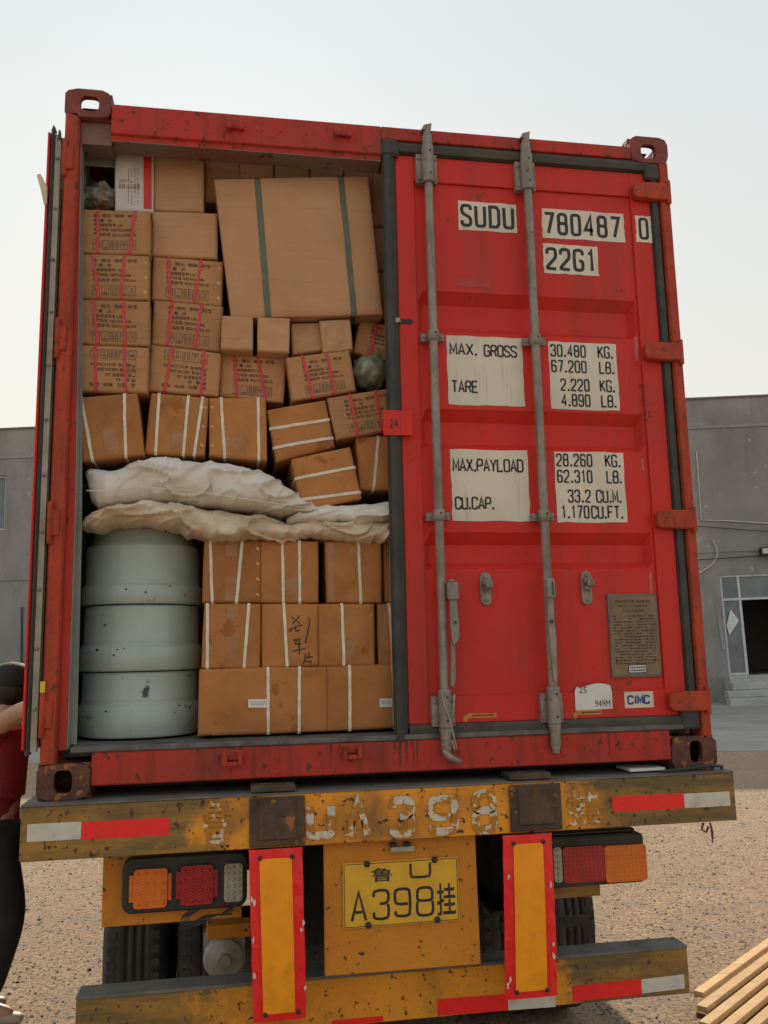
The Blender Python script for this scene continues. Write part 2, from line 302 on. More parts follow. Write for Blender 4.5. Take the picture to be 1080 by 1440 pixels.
# ------------------------------------------------------------------ lettering
def chaikin(p, closed, it=2):
    p = [Vector(q) for q in p]
    for _ in range(it):
        q = []
        n = len(p)
        if closed:
            for i in range(n): a, b = p[i], p[(i+1) % n]; q += [a*.75+b*.25, a*.25+b*.75]
        else:
            q = [p[0]]
            for i in range(n-1):
                a, b = p[i], p[i+1]
                if i > 0: q.append(a*.75+b*.25)
                if i < n-2: q.append(a*.25+b*.75)
            q.append(p[-1])
        p = q
    return p
O_ = ([(0, .12), (0, .88), (.12, 1), (.88, 1), (1, .88), (1, .12), (.88, 0), (.12, 0)], 1, 2)
GL = {  # (points, closed, smoothing)
 '0': [O_], 'O': [O_],
 'D': [([(0, 0), (0, 1), (.75, 1), (1, .85), (1, .15), (.75, 0)], 1, 0)],
 'S': [([(1, .78), (1, .93), (.8, 1), (.2, 1), (0, .9), (0, .68), (.2, .56), (.8, .44), (1, .33), (1, .1), (.8, 0), (.2, 0), (0, .08), (0, .24)], 0, 2)],
 'U': [([(0, 1), (0, .1), (.15, 0), (.85, 0), (1, .1), (1, 1)], 0, 1)],
 '7': [([(0, 1), (1, 1), (.35, 0)], 0, 0)],
 '8': [([(.1, .53), (.03, .62), (.03, .9), (.2, 1), (.8, 1), (.97, .9), (.97, .62), (.9, .53)], 1, 2), ([(.06, .50), (0, .42), (0, .1), (.2, 0), (.8, 0), (1, .1), (1, .42), (.94, .50)], 0, 1)],
 '4': [([(.75, 0), (.75, 1), (0, .28), (1, .28)], 0, 0)],
 '2': [([(0, .74), (0, .92), (.18, 1), (.82, 1), (1, .92), (1, .65), (.9, .52), (0, .12), (0, 0), (1, 0)], 0, 1)],
 'G': [([(1, .76), (1, .92), (.82, 1), (.18, 1), (0, .9), (0, .1), (.18, 0), (.82, 0), (1, .1), (1, .46), (.55, .46)], 0, 1)],
 'C': [([(1, .74), (1, .9), (.82, 1), (.18, 1), (0, .9), (0, .1), (.18, 0), (.82, 0), (1, .1), (1, .27)], 0, 1)],
 '1': [([(.2, .8), (.6, 1), (.6, 0)], 0, 0)],
 'M': [([(0, 0), (0, 1), (.5, .25), (1, 1), (1, 0)], 0, 0)],
 'N': [([(0, 0), (0, 1), (1, 0), (1, 1)], 0, 0)],
 'A': [([(0, 0), (.5, 1), (1, 0)], 0, 0), ([(.25, .3), (.75, .3)], 0, 0)],
 'X': [([(0, 0), (1, 1)], 0, 0), ([(0, 1), (1, 0)], 0, 0)],
 'R': [([(0, 0), (0, 1), (.8, 1), (1, .9), (1, .6), (.8, .5), (0, .5)], 0, 1), ([(.6, .5), (1, 0)], 0, 0)],
 'P': [([(0, 0), (0, 1), (.8, 1), (1, .9), (1, .58), (.8, .46), (0, .46)], 0, 1)],
 'B': [([(0, 0), (0, 1), (.8, 1), (.97, .9), (.97, .62), (.8, .53), (0, .53)], 0, 1), ([(.7, .53), (1, .42), (1, .1), (.8, 0), (0, 0)], 0, 1)],
 'T': [([(0, 1), (1, 1)], 0, 0), ([(.5, 1), (.5, 0)], 0, 0)],
 'E': [([(1, 1), (0, 1), (0, 0), (1, 0)], 0, 0), ([(0, .52), (.85, .52)], 0, 0)],
 'F': [([(1, 1), (0, 1), (0, 0)], 0, 0), ([(0, .52), (.85, .52)], 0, 0)],
 'L': [([(0, 1), (0, 0), (1, 0)], 0, 0)],
 'I': [([(.5, 0), (.5, 1)], 0, 0)],
 'Y': [([(0, 1), (.5, .45), (1, 1)], 0, 0), ([(.5, .45), (.5, 0)], 0, 0)],
 'K': [([(0, 0), (0, 1)], 0, 0), ([(1, 1), (0, .4)], 0, 0), ([(.28, .58), (1, 0)], 0, 0)],
 '3': [([(0, .78), (0, .92), (.18, 1), (.82, 1), (1, .9), (1, .64), (.8, .53), (.4, .53)], 0, 1), ([(.9, .50), (1, .42), (1, .1), (.82, 0), (.18, 0), (0, .08), (0, .24)], 0, 1)],
 '6': [([(.97, .8), (.97, .92), (.82, 1), (.18, 1), (0, .9), (0, .1), (.18, 0), (.82, 0), (1, .1), (1, .45), (.82, .56), (.14, .56)], 0, 1)],
 '9': [([(.03, .2), (.03, .08), (.18, 0), (.82, 0), (1, .1), (1, .9), (.82, 1), (.18, 1), (0, .9), (0, .55), (.18, .44), (.86, .44)], 0, 1)],
 '5': [([(.95, 1), (0, 1), (0, .56), (.8, .56), (1, .45), (1, .1), (.8, 0), (.2, 0), (0, .1), (0, .24)], 0, 1)],
}
def ribbon(pts, closed, th):
    """flat stroke of width th along 2D points -> (verts2d, faces)"""
    pts = [Vector(p).to_2d() for p in pts]; n = len(pts); vs = []; fs = []
    for i, p in enumerate(pts):
        a = pts[i-1] if (i > 0 or closed) else None; b = pts[(i+1) % n] if (i < n-1 or closed) else None
        d1 = (p-a).normalized() if a is not None and (p-a).length > 1e-9 else None
        d2 = (b-p).normalized() if b is not None and (b-p).length > 1e-9 else None
        if d1 is None: d1 = d2
        if d2 is None: d2 = d1
        nn = Vector((-d1.y-d2.y, d1.x+d2.x))
        if nn.length < .2: nn = Vector((-d1.y, d1.x))
        nn.normalize(); k = max(nn.dot(Vector((-d1.y, d1.x))), .45)
        vs += [p+nn*th/2/k, p-nn*th/2/k]
    for i in range(n if closed else n-1):
        j = (i+1) % n; fs.append((2*i, 2*j, 2*j+1, 2*i+1))
    return vs, fs
def strokes(text, x, z, h, cw, gap, th, narrow={'.': .35, 'I': .5, '1': .8, ' ': 1.0}):
    """text -> 2D verts/faces; x,z lower-left; h cap height, cw glyph width"""
    V = []; F = []
    for ch in text:
        wch = cw*narrow.get(ch, 1.0)
        if ch == '.':
            o = len(V); c = (x+wch*.5, z); r = th*.62
            V += [(c[0]-r, c[1]-th*.4), (c[0]+r, c[1]-th*.4), (c[0]+r, c[1]+th*.9), (c[0]-r, c[1]+th*.9)]; F.append((o, o+1, o+2, o+3))
        elif ch in GL:
            for pts, cl, smn in GL[ch]:
                pp = [Vector((x+p[0]*wch, z+p[1]*h)) for p in pts]
                if smn: pp = chaikin(pp, cl, smn)
                a, b = ribbon(pp, cl, th); o = len(V); V += [tuple(q) for q in a]; F += [[i+o for i in f] for f in b]
        x += wch+gap
    return V, F, x
def font2d(text, size=1.0, bold=0.0):
    c = bpy.data.curves.new('t', 'FONT'); c.body = text; c.size = size; c.offset = bold; c.resolution_u = 2
    o = bpy.data.objects.new('t', c); COL.objects.link(o); dg = bpy.context.evaluated_depsgraph_get()
    me = bpy.data.meshes.new_from_object(o.evaluated_get(dg))
    V = [(v.co.x, v.co.y) for v in me.vertices]; F = [tuple(p.vertices) for p in me.polygons]
    bpy.data.objects.remove(o); bpy.data.curves.remove(c); bpy.data.meshes.remove(me)
    return V, F
def fit2d(V, x0, x1, z0, z1):
    xs = [v[0] for v in V]; zs = [v[1] for v in V]; a, b, c, d = min(xs), max(xs), min(zs), max(zs)
    return [(x0+(v[0]-a)/(b-a)*(x1-x0), z0+(v[1]-c)/(d-c)*(z1-z0)) for v in V]

# ------------------------------------------------------------------ the setting
g = MB(); g.add([(-500, -200, GZ), (500, -200, GZ), (500, 900, GZ), (-500, 900, GZ)], [(0, 1, 2, 3)])
tag(g.build('ground', 'ground'), kind='structure')
TH = math.atan(-.2); F0 = Vector((15, 22, GZ)); FM0 = Matrix.Translation(F0) @ Matrix.Rotation(TH, 4, 'Z'); FM = FM0 @ Matrix.Rotation(-.0165, 4, 'Y')
def FW(s, d, h): return FM @ Vector((s, d, h))       # facade: s along, d into the building, h up
y_ = MB(); y_.add([FM0 @ Vector(p) for p in ((-36, .3, .004), (-36, -12.2, .004), (22, -12.2, .004), (22, .3, .004))], [(0, 1, 2, 3)])
tag(y_.build('concrete_apron', 'concrete'), kind='structure')
# pebbles and grit
def pebbles():
    rng = np.random.default_rng(3); V = []; F = []
    base = np.array([(1, 0, 0), (0, 1, 0), (-1, 0, 0), (0, -1, 0), (0, 0, .6), (0, 0, -.4)], float)
    tri = [(0, 1, 4), (1, 2, 4), (2, 3, 4), (3, 0, 4), (1, 0, 5), (2, 1, 5), (3, 2, 5), (0, 3, 5)]
    k = 0
    for reg, n, smin, smax in (((-2.6, 0.1, 1.0, 7.5), 6500, .003, .011), ((2.4, 7.5, .6, 7.5), 13000, .003, .011), ((-2.6, 7, 0.5, 8.5), 350, .012, .022), ((0, 2.5, .3, 2.5), 1200, .003, .010)):
        for _ in range(n):
            x = rng.uniform(reg[0], reg[1]); yy = reg[2]+(reg[3]-reg[2])*rng.uniform()**1.5; s = smin+(smax-smin)*rng.uniform()**2.5
            p = base*(s*rng.uniform(.6, 1.3, (6, 3))); a = rng.uniform(0, 6.28); c, sn = math.cos(a), math.sin(a)
            q = np.c_[p[:, 0]*c-p[:, 1]*sn+x, p[:, 0]*sn+p[:, 1]*c+yy, p[:, 2]+GZ+s*.15]
            V.append(q); F += [(t[0]+k, t[1]+k, t[2]+k) for t in tri]; k += 6
    me = bpy.data.meshes.new('gravel'); me.from_pydata(np.concatenate(V).tolist(), [], F); me.materials.append(M['pebble']); me.materials.append(M['fleck'])
    mi = np.repeat((rng.uniform(size=len(F)//8) < .22).astype(np.int32), 8); me.polygons.foreach_set('material_index', mi)
    o = bpy.data.objects.new('gravel', me); COL.objects.link(o)
    tag(o, 'loose grit and small stones scattered over the dusty yard', 'gravel', kind='stuff')
pebbles()

# ---- building behind
bld = thing('building', 'grey cement rendered two storey building with flat parapet behind the truck', 'building', (0, 0, 0))
bld.matrix_world = Matrix.Identity(4)
def fbox(mb, s0, s1, d0, d1, h0, h1, mi=0):
    mb.hexa([FW(*p) for p in ((s0, d0, h0), (s1, d0, h0), (s1, d1, h0), (s0, d1, h0), (s0, d0, h1), (s1, d0, h1), (s1, d1, h1), (s0, d1, h1))], mi)
HT = 9.62; S0, S1 = -34, 20; DX0, DX1, DH0, DH1 = .72, 4.2, .80, 3.90
wins = [(-23.6, -22.07, 6.28, 8.09), (-28.2, -26.6, 5.92, 7.73), (-32.6, -31.0, 5.92, 7.73), (-19.0, -17.4, 5.92, 7.73), (-14.4, -12.8, 5.92, 7.73), (-9.6, -8.0, 5.92, 7.73), (-5, -3.4, 5.92, 7.73), (5.6, 7.2, 5.92, 7.73), (10.4, 12, 5.92, 7.73),
        (-14.4, -12.8, 1.3, 3.1), (-9.6, -8.0, 1.3, 3.1), (-28.2, -26.6, 1.3, 3.1)]
wl_ = MB(); holes = wins+[(DX0, DX1, DH0, DH1)]
xs = sorted({S0, S1, *[h[0] for h in holes], *[h[1] for h in holes]}); hs = sorted({-1, HT, *[h[2] for h in holes], *[h[3] for h in holes]})
for i in range(len(xs)-1):
    for j in range(len(hs)-1):
        cx_, ch_ = (xs[i]+xs[i+1])/2, (hs[j]+hs[j+1])/2
        if any(h[0] < cx_ < h[1] and h[2] < ch_ < h[3] for h in holes): continue
        wl_.add([FW(xs[i], 0, hs[j]), FW(xs[i+1], 0, hs[j]), FW(xs[i+1], 0, hs[j+1]), FW(xs[i], 0, hs[j+1])], [(0, 1, 2, 3)])
for h in holes:   # reveals
    a, b, c, d = h
    for q in (((a, 0, c), (a, .25, c), (a, .25, d), (a, 0, d)), ((b, 0, c), (b, .25, c), (b, .25, d), (b, 0, d)), ((a, 0, c), (b, 0, c), (b, .25, c), (a, .25, c)), ((a, 0, d), (b, 0, d), (b, .25, d), (a, .25, d))):
        wl_.add([FW(*p) for p in q], [(0, 1, 2, 3)])
fb = MB(); fbox(fb, S0, S1, 10, 10.3, -1, HT-.1); fbox(fb, S0, S0+.3, .3, 10, -1, HT-.1); fbox(fb, S1-.3, S1, .3, 10, -1, HT-.1)
fb.build('rear_wall', 'plaster', bld)
wl_.build('wall', 'plaster', bld, fixn=False)
rf = MB(); fbox(rf, S0, S1, .3, 10, HT-.6, HT-.3); rf.build('roof', 'cement', bld)
cp = MB(); fbox(cp, S0-.05, S1+.05, -.05, .33, HT+.002, HT+.06); cp.build('coping', 'steel', bld)
bd = MB(); fbox(bd, S0, S1, -.035, -.001, 8.64, 8.73)
bd.build('string_course', 'cement', bld)
bd = MB(); fbox(bd, S0, S1, -.03, -.001, 4.62, 4.70); bd.build('string_course', 'plaster', bld)
rm = MB()
for q in (((DX0-1, 4, 0), (DX1+1, 4, 0), (DX1+1, 4, 4.3), (DX0-1, 4, 4.3)), ((DX0-1, .3, DH0-.02), (DX1+1, .3, DH0-.02), (DX1+1, 4, DH0-.02), (DX0-1, 4, DH0-.02)), ((DX0-1, .3, 4.3), (DX1+1, .3, 4.3), (DX1+1, 4, 4.3), (DX0-1, 4, 4.3)),
          ((DX0-1, .3, 0), (DX0-1, 4, 0), (DX0-1, 4, 4.3), (DX0-1, .3, 4.3)), ((DX1+1, .3, 0), (DX1+1, 4, 0), (DX1+1, 4, 4.3), (DX1+1, .3, 4.3))):
    rm.add([FW(*p) for p in q], [(0, 1, 2, 3)])
rm.build('room', 'room', bld, fixn=False)
for (a, b, c, d) in wins:
    f = MB(); t = .06
    fbox(f, a, b, .10, .16, c, c+t); fbox(f, a, b, .10, .16, d-t, d); fbox(f, a, a+t, .10, .16, c+t, d-t); fbox(f, b-t, b, .10, .16, c+t, d-t); fbox(f, (a+b)/2-.03, (a+b)/2+.03, .09, .15, c+t, d-t)
    wo = f.build('window', 'winframe', bld)
    p = MB(); fbox(p, a+t, b-t, .12, .135, c+t, d-t); p.build('pane', 'glass', wo)
# door: frame, transom, mullion, panes, leaf standing open
f = MB(); t = .07; MX = 1.30
fbox(f, DX0, DX0+t, .05, .13, DH0, DH1); fbox(f, DX1-t, DX1, .05, .13, DH0, DH1); fbox(f, DX0+t, DX1-t, .05, .13, DH1-t, DH1); fbox(f, DX0+t, DX1-t, .05, .13, 3.10, 3.17)
fbox(f, MX-.04, MX+.04, .045, .135, DH0, 3.10); fbox(f, MX-.04, MX+.04, .045, .135, 3.17, DH1-t); fbox(f, 3.5, 3.58, .045, .135, DH0, 3.10); fbox(f, DX0+t, MX-.04, .05, .13, DH0, DH0+.07)
door = f.build('entrance_door', 'winframe', bld)
for (a, b, c, d) in ((DX0+t, MX-.04, DH0+.07, 3.10), (DX0+t, MX-.04, 3.17, DH1-t), (MX+.04, DX1-t, 3.17, DH1-t), (3.58, DX1-t, DH0+.07, 3.10)):
    p = MB(); fbox(p, a, b, .085, .095, c, d); p.build('pane', 'glass', door)
p = MB(); p.add([FW(.80, .03, 2.33), FW(.86, .03, 2.02), FW(1.20, .03, 2.47), FW(.97, .03, 2.83), FW(.80, .036, 2.33), FW(.86, .036, 2.02), FW(1.20, .036, 2.47), FW(.97, .036, 2.83)], [(0, 1, 2, 3), (7, 6, 5, 4), (0, 4, 5, 1), (1, 5, 6, 2), (2, 6, 7, 3), (3, 7, 4, 0)])
p.build('paper_notice', 'whitesheet', door)
for i, (s0, h1, dd) in enumerate(((.55, .79, .5), (.50, .60, .85), (.22, .40, 1.2), (.12, .20, 1.55))):
    st = MB(); fbox(st, s0, 5.2, -dd, -.002 if i == 0 else -dd+.35, h1-.20 if i < 3 and i else (-.3 if i else 0), h1-.002); st.build('step', 'marble', bld, bevel=.012)
st = MB(); fbox(st, .24, 5.18, -1.18, -.002, -.3, .195); fbox(st, .52, 5.16, -.84, -.003, .196, .39); st.build('step_base', 'cement', bld)
pt = MB(); pt.add([FW(s, -.012-.004*k, h) for k, (s, h) in enumerate([(.50, 2.98), (.62, 2.9), (.66, 2.2), (.68, 1.55), (.58, 1.6), (.53, 2.3)])]+[FW(s, -.001, h) for (s, h) in [(.50, 2.98), (.62, 2.9), (.66, 2.2), (.68, 1.55), (.58, 1.6), (.53, 2.3)]],
       [(0, 1, 2, 3, 4, 5)]+[(i, (i+1) % 6, (i+1) % 6+6, i+6) for i in range(6)]); pt.build('plaster_patch', 'cement', bld)
pp = MB(); pp.tube([FW(.37, -.03, 7.9), FW(.31, -.03, 5.66), FW(1.2, -.03, 5.6), FW(2.3, -.03, 5.48), FW(5, -.03, 5.4)], .022, 6); pp.build('cable_cover', 'pvc', bld)
def wire(name, label, pts, r, mm):
    t_ = MB(); t_.tube([FW(*q) for q in pts], r, 6); tag(recenter(t_.build(name, mm)), label, 'cable')
wire('wall_cable', 'thin black cable strung along the wall above the glass door', [(-4, -.06, 4.5), (-2, -.08, 4.38), (0, -.08, 4.40), (2.2, -.06, 4.46), (6, -.06, 4.6)], .014, 'cable')
wire('wall_cable', 'sagging grey cable strung along the wall just below the white cable cover', [(-4, -.06, 5.9), (-1, -.08, 5.58), (.3, -.08, 5.45), (2.3, -.06, 5.22), (6, -.06, 5.3)], .012, 'cable')
wire('wall_hose', 'white curved hose hanging from the wall left above the glass door', [(.60, -.05, 5.0), (.70, -.06, 4.75), (.69, -.06, 4.5), (.49, -.06, 4.22), (.1, -.06, 4.0), (-.6, -.06, 3.85)], .022, 'pvc')
wire('wall_pipe', 'thin dark pipe running down the facade left of the truck', [(-21.4, -.05, 3.75), (-21.35, -.05, 1.4), (-21.33, -.05, .2)], .03, 'cable')
lp = thing('wall_lamp', 'small dark floodlight mounted on the wall above the glass door', 'lamp', FW(2.1, -.1, 4.5))
q = MB(); fbox(q, 1.98, 2.35, -.30, -.12, 4.42, 4.70); q.build('housing', 'blackplastic', lp, bevel=.02)
q = MB(); fbox(q, 2.02, 2.31, -.305, -.301, 4.50, 4.66); q.build('lens', 'winframe', lp)
q = MB(); fbox(q, 2.12, 2.2, -.12, -.002, 4.52, 4.6); q.build('bracket', 'steel', lp)

# ------------------------------------------------------------------ the container
W_, H_ = 2.438, 2.591
ct = thing('shipping_container', 'red shipping container with its right door shut and left door folded back', 'container', (0, 0, 0))
def casting(x0, x1, z0, z1, hole, mm, y0=0.0, top=False):
    """corner casting: a hollow block, 28 mm walls, oval hole in the end face; upper ones are open on top too"""
    mb = MB(); hx, hz, rx, rz = hole; n = 24; d = .176; t = .026
    ring = []; outer = []
    for k in range(n):
        a = 2*PI*k/n+PI/n; c, s_ = math.cos(a), math.sin(a); ex = .62
        ring.append((hx+rx*math.copysign(abs(c)**ex, c), hz+rz*math.copysign(abs(s_)**ex, s_)))
        t_ = min((abs(((x1 if c > 0 else x0)-hx)/c)) if abs(c) > 1e-6 else 9, (abs(((z1 if s_ > 0 else z0)-hz)/s_)) if abs(s_) > 1e-6 else 9)
        outer.append([hx+c*t_, hz+s_*t_])
    for cx_, cz_ in ((x0, z0), (x1, z0), (x0, z1), (x1, z1)):
        i = min(range(n), key=lambda j: (outer[j][0]-cx_)**2+(outer[j][1]-cz_)**2)
        outer[i] = [cx_+(.010 if cx_ == x0 else -.010), cz_+(.010 if cz_ == z0 else -.010)]
    V = [(p[0]*.97+hx*.03, y0, p[1]*.97+hz*.03) for p in outer]+[(p[0], y0, p[1]) for p in ring]+[(p[0], y0+t, p[1]) for p in ring]+[(p[0], y0+t, p[1]) for p in outer]+[(p[0], y0+.004, p[1]) for p in outer]
    F = []
    for k in range(n):
        j = (k+1) % n
        F += [(k, j, n+j, n+k), (n+k, n+j, 2*n+j, 2*n+k), (2*n+k, 2*n+j, 3*n+j, 3*n+k), (4*n+k, 4*n+j, j, k), (3*n+k, 3*n+j, 4*n+j, 4*n+k)]
    mb.add(V, F)
    w_ = .018
    mb.box(x0+.0005, x0+w_, y0+t+.0005, y0+d, z0+.0005, z1-.0005); mb.box(x1-w_, x1-.0005, y0+t+.0005, y0+d, z0+.0005, z1-.0005)
    mb.box(x0+w_+.0005, x1-w_-.0005, y0+t+.0005, y0+d, z0+.0005, z0+w_)
    if top:
        mb.box(x0+w_+.0005, x1-w_-.0005, y0+t+.0005, y0+t+.012, z1-w_, z1-.0005); mb.box(x0+w_+.0005, x1-w_-.0005, y0+d-.018, y0+d, z1-w_, z1-.0005)
        mb.box(x0+w_+.0005, x1-w_-.0005, y0+d-.010, y0+d-.001, z0+w_+.001, z1-w_-.001)
    else:
        mb.box(x0+w_+.0005, x1-w_-.0005, y0+t+.0005, y0+d, z1-w_, z1-.0005); mb.box(x0+w_+.0005, x1-w_-.0005, y0+d-.010, y0+d-.001, z0+w_+.001, z1-w_-.001)
    return mb.build('corner_casting', mm, ct)
casting(0, .168, 2.475, H_, (.090, 2.531, .034, .031), 'castdark', top=True)
casting(2.268, W_, 2.470, H_, (2.348, 2.522, .034, .032), 'castdark', top=True)
casting(-.004, .168, 0, .118, (.081, .060, .030, .038), 'cast')
casting(2.262, 2.446, 0, .125, (2.360, .068, .026, .040), 'cast')
for x0, z0 in ((0, 0), (2.262, 0), (0, 2.473), (2.27, 2.473)):
    q = MB(); q.box(x0, x0+.168, 5.9, 6.058, z0, z0+.118); q.build('corner_casting', 'cast', ct, bevel=.01)
# header, sill, posts
q = MB(); q.prism([(.003, 2.415), (.000, 2.420), (.000, 2.5365), (.03, 2.540), (.105, 2.52), (.105, 2.400), (.012, 2.392), (.012, 2.415)], .170, 1.205, 'x'); q.build('door_header', 'redbeam', ct, bevel=.003)
q = MB(); q.prism([(.000, 2.483), (.000, 2.5365), (.03, 2.540), (.125, 2.52), (.125, 2.400), (.085, 2.400), (.085, 2.483)], 1.2053, 2.266, 'x'); q.build('door_header', 'redbeam', ct, bevel=.003)
q = MB(); q.prism([(.003, .042), (.003, .150), (.10, .158), (.10, .042)], .170, 2.260, 'x'); q.build('door_sill', 'redbeam', ct, bevel=.004)
q = MB(); q.box(.10, 2.34, .0, .105, .151, .170); q.build('threshold', 'floor', ct, bevel=.004)
q = MB(); q.box(.172, 1.204, .0125, .104, 2.3915, 2.3985); q.build('header_lip', 'lip', ct)
q = MB(); q.box(.0565, .1695, .035, .125, 2.385, 2.4745); q.build('header_end', 'lip', ct)
for nm, xa, xb, xc, mm in (('L', .003, .056, .084, 'redpost'), ('R', 2.435, 2.388, 2.352, 'redpost')):
    lo, hi = min(xa, xb), max(xa, xb)
    q = MB(); q.prism([(xa, .012), (xa+(xb-xa)*.15, 0), (xb-(xb-xa)*.12, 0), (xb, .012), (xb, .095), (xa, .095)], .119, 2.486 if nm == 'L' else 2.474, 'z'); q.build('corner_post', mm, ct)
    q = MB(); lo, hi = min(xb, xc), max(xb, xc)
    if nm == 'L': q.prism([(.0565, .16), (.084, .16), (.083, 1.0), (.064, 2.0), (.057, 2.384), (.0565, 2.384)], .030, .085, 'y')
    else: q.box(lo+.0005, hi-.0005, .030, .085, .16, 2.40)
    q.build('inner_post', 'redbeam', ct)
q = MB(); q.prism([(.0845, .16), (.0870, .16), (.0862, 1.0), (.0672, 2.0), (.060, 2.384), (.0575, 2.384), (.0645, 2.0), (.0835, 1.0)], .032, .088, 'y'); q.build('jamb', 'jamb', ct)
q = MB(); q.box(.02, .175, .178, .182, 2.38, 2.59); q.build('leak_plug', 'inner', ct)  # added plate behind the casting, blocks sunlight leaking onto the inner wall
q = MB(); q.prism([(.045, .172), (.107, .172), (.100, .9), (.080, 1.6), (.060, 2.384), (.045, 2.384)], .0885, .0925, 'y'); q.build('jamb_lip', 'jamb', ct)
def corr(name, pts_fn, n, mm):      # corrugated sheet, thickness real
    mb = MB()
    for side in (0, 1):
        vs = []; fs = []
        for i in range(n+1):
            a, b = pts_fn(i, side); vs += [a, b]
        for i in range(n): fs.append((2*i, 2*i+2, 2*i+3, 2*i+1))
        mb.add(vs, fs, side)
    return mb.build(name, mm, ct, fixn=False)
def prof(i):                          # trapezoid
    k, c = divmod(i, 4); y = .10+k*.278+(0, .072, .139, .211)[c]; dd = (0, 0, .034, .034)[c]; return min(y, 5.9), dd
def lw(i, s): y, dd = prof(i); x = .006+dd+(.004 if s else 0); return (x, y, .16), (x, y, 2.52)
def rw(i, s): y, dd = prof(i); x = 2.432-dd-(.004 if s else 0); return (x, y, .16), (x, y, 2.52)
def rfp(i, s): y, dd = prof(i); z = 2.575-dd*.6-(.004 if s else 0); return (.045, y, z), (2.393, y, z)
corr('side_wall', lw, 83, ['red', 'inner']); corr('side_wall', rw, 83, ['red', 'inner']); corr('roof_panel', rfp, 83, ['red', 'inner'])
q = MB(); q.box(.05, 2.39, 5.9, 5.93, .1, 2.5); q.build('front_wall', 'red', ct)
q = MB(); q.box(.062, 2.376, .19, 5.9, .008, .128); q.build('cross_members', 'chassis', ct)
for x0, x1 in ((0, .06), (2.378, 2.438)):
    q = MB(); q.box(x0+.003, x1-.003, .180, 5.9, 2.50, 2.585); q.build('top_rail', 'red', ct)
    q = MB(); q.box(x0+.003, x1-.003, .180, 5.9, .03, .16); q.build('bottom_rail', 'redbeam', ct)
q = MB(); q.box(.06, 2.378, .106, 5.9, .13, .172); q.build('floor', 'floor', ct)
# cam keepers on header and sill
for (u, v) in ((331, 180), (482, 190)):
    p = at(u, v, -.005)
    q = MB(); q.box(p.x-.034, p.x+.034, -.012, -.001, p.z-.006, p.z+.022); q.box(p.x-.030, p.x-.016, -.035, -.013, p.z-.018, p.z+.012); q.box(p.x+.014, p.x+.030, -.030, -.013, p.z-.016, p.z+.014); q.build('cam_keeper', 'redbeam', ct, bevel=.003)
for (u, v) in ((327, 1066), (495, 1056)):
    p = at(u, v, -.005)
    q = MB(); q.box(p.x-.040, p.x+.040, -.010, .002, p.z-.008, p.z+.026); q.box(p.x-.036, p.x-.018, -.034, -.011, p.z-.026, p.z+.018); q.box(p.x+.018, p.x+.034, -.034, -.011, p.z-.026, p.z+.018); q.box(p.x-.017, p.x+.017, -.034, -.026, p.z-.026, p.z-.010); q.build('cam_keeper', 'redbeam', ct, bevel=.003)
# left door folded back along the side wall, seen edge on
dl = MB(); dl.box(-.056, -.046, .004, 1.17, .165, 2.405); dlo = dl.build('door', 'red', ct, bevel=.003)
dl = MB(); dl.box(-.0455, -.006, .03, 1.16, .17, 2.40)
for k in range(3): dl.box(-.075, -.0565, .1, 1.1, .45+k*.55, .62+k*.55)
dl.build('inner_panel', 'jamb', dlo)
dl = MB(); dl.prism([(-.0455, .012), (-.036, -.006), (-.029, .004), (-.028, .028), (-.045, .028)], .15, 2.42, 'z'); dl.build('gasket', 'gasket', dlo)
dl = MB(); dl.prism([(-.0275, .004), (-.008, .004), (-.008, .028), (-.0275, .028)], .16, 2.395, 'z'); dl.build('retaining_strip', 'strip', dlo)
for k in range(11):
    z = .3+k*.2; dl = MB(); dl.lathe([(0, -.008), (.006, -.007), (.007, 0)], (-.018, .004, z), 8, axis='y'); dl.build('rivet', 'galv', dlo)
q = MB(); p = at(62, 265, -.01); q.tube([(p.x-.02, -.012, p.z+.05), (p.x+.0, -.014, p.z), (p.x+.006, -.006, p.z-.06)], [.008, .013, .006], 6); q.build('torn_tape', 'sacktan', dlo)
q = MB()
for (u, v) in ((84, 186), (76, 180)):
    p = at(u, v, .0); q.prism([(p.x-.008, p.z-.03), (p.x+.008, p.z-.03), (p.x+.004, p.z+.006), (p.x-.004, p.z+.014)], .002, .02, 'y')
q.build('gasket_tip', 'gasket', dlo)
# hinges on the left post
for z in (2.30, 1.60, .93, .28):
    q = MB(); q.box(.004, .040, -.008, -.001, z-.045, z+.045); q.tube([(.008, -.006, z-.075), (.008, -.006, z+.075)], .010, 10); q.build('hinge', 'redpost', ct, bevel=.003)
q = MB(); p = at(61, 966, -.01); q.box(p.x-.010, p.x+.006, -.014, -.010, p.z-.018, p.z+.018); q.build('tag', 'yellowtag', ct)

# ---- right door
DY = .03
XL, XR, ZB, ZT = 1.264, 2.345, .205, 2.428
CX0, CX1 = 1.343, 2.252
bands = [(1.866, 1.705), (1.386, 1.236), (.905, .772)]   # top of recess, bottom of recess
mb = MB(); DP = .036
def yz(z, xin):
    if not xin: return 0.0
    for (a, b) in bands:
        if b < z < a: return DP
    return 0.0
zs = [ZB]
rows = [(ZB, 0), (.298, 0)]
prof_z = [(ZB, 0)]
for (a, b) in reversed(bands): prof_z += [(b-.008, 0), (b+.018, DP), (a-.045, DP), (a, 0)]
prof_z += [(ZT, 0)]
px_ = [(XL, 0), (CX0, 0), (CX0+.020, 1), (CX1-.022, 1), (CX1, 0), (XR, 0)]
V = []; F = []
for (z, d) in prof_z:
    for (x, k) in px_: V.append((x, DY+d*k, z))
nx = len(px_)
for j in range(len(prof_z)-1):
    for i in range(nx-1): F.append((j*nx+i, j*nx+i+1, (j+1)*nx+i+1, (j+1)*nx+i))
mb.add(V, F)
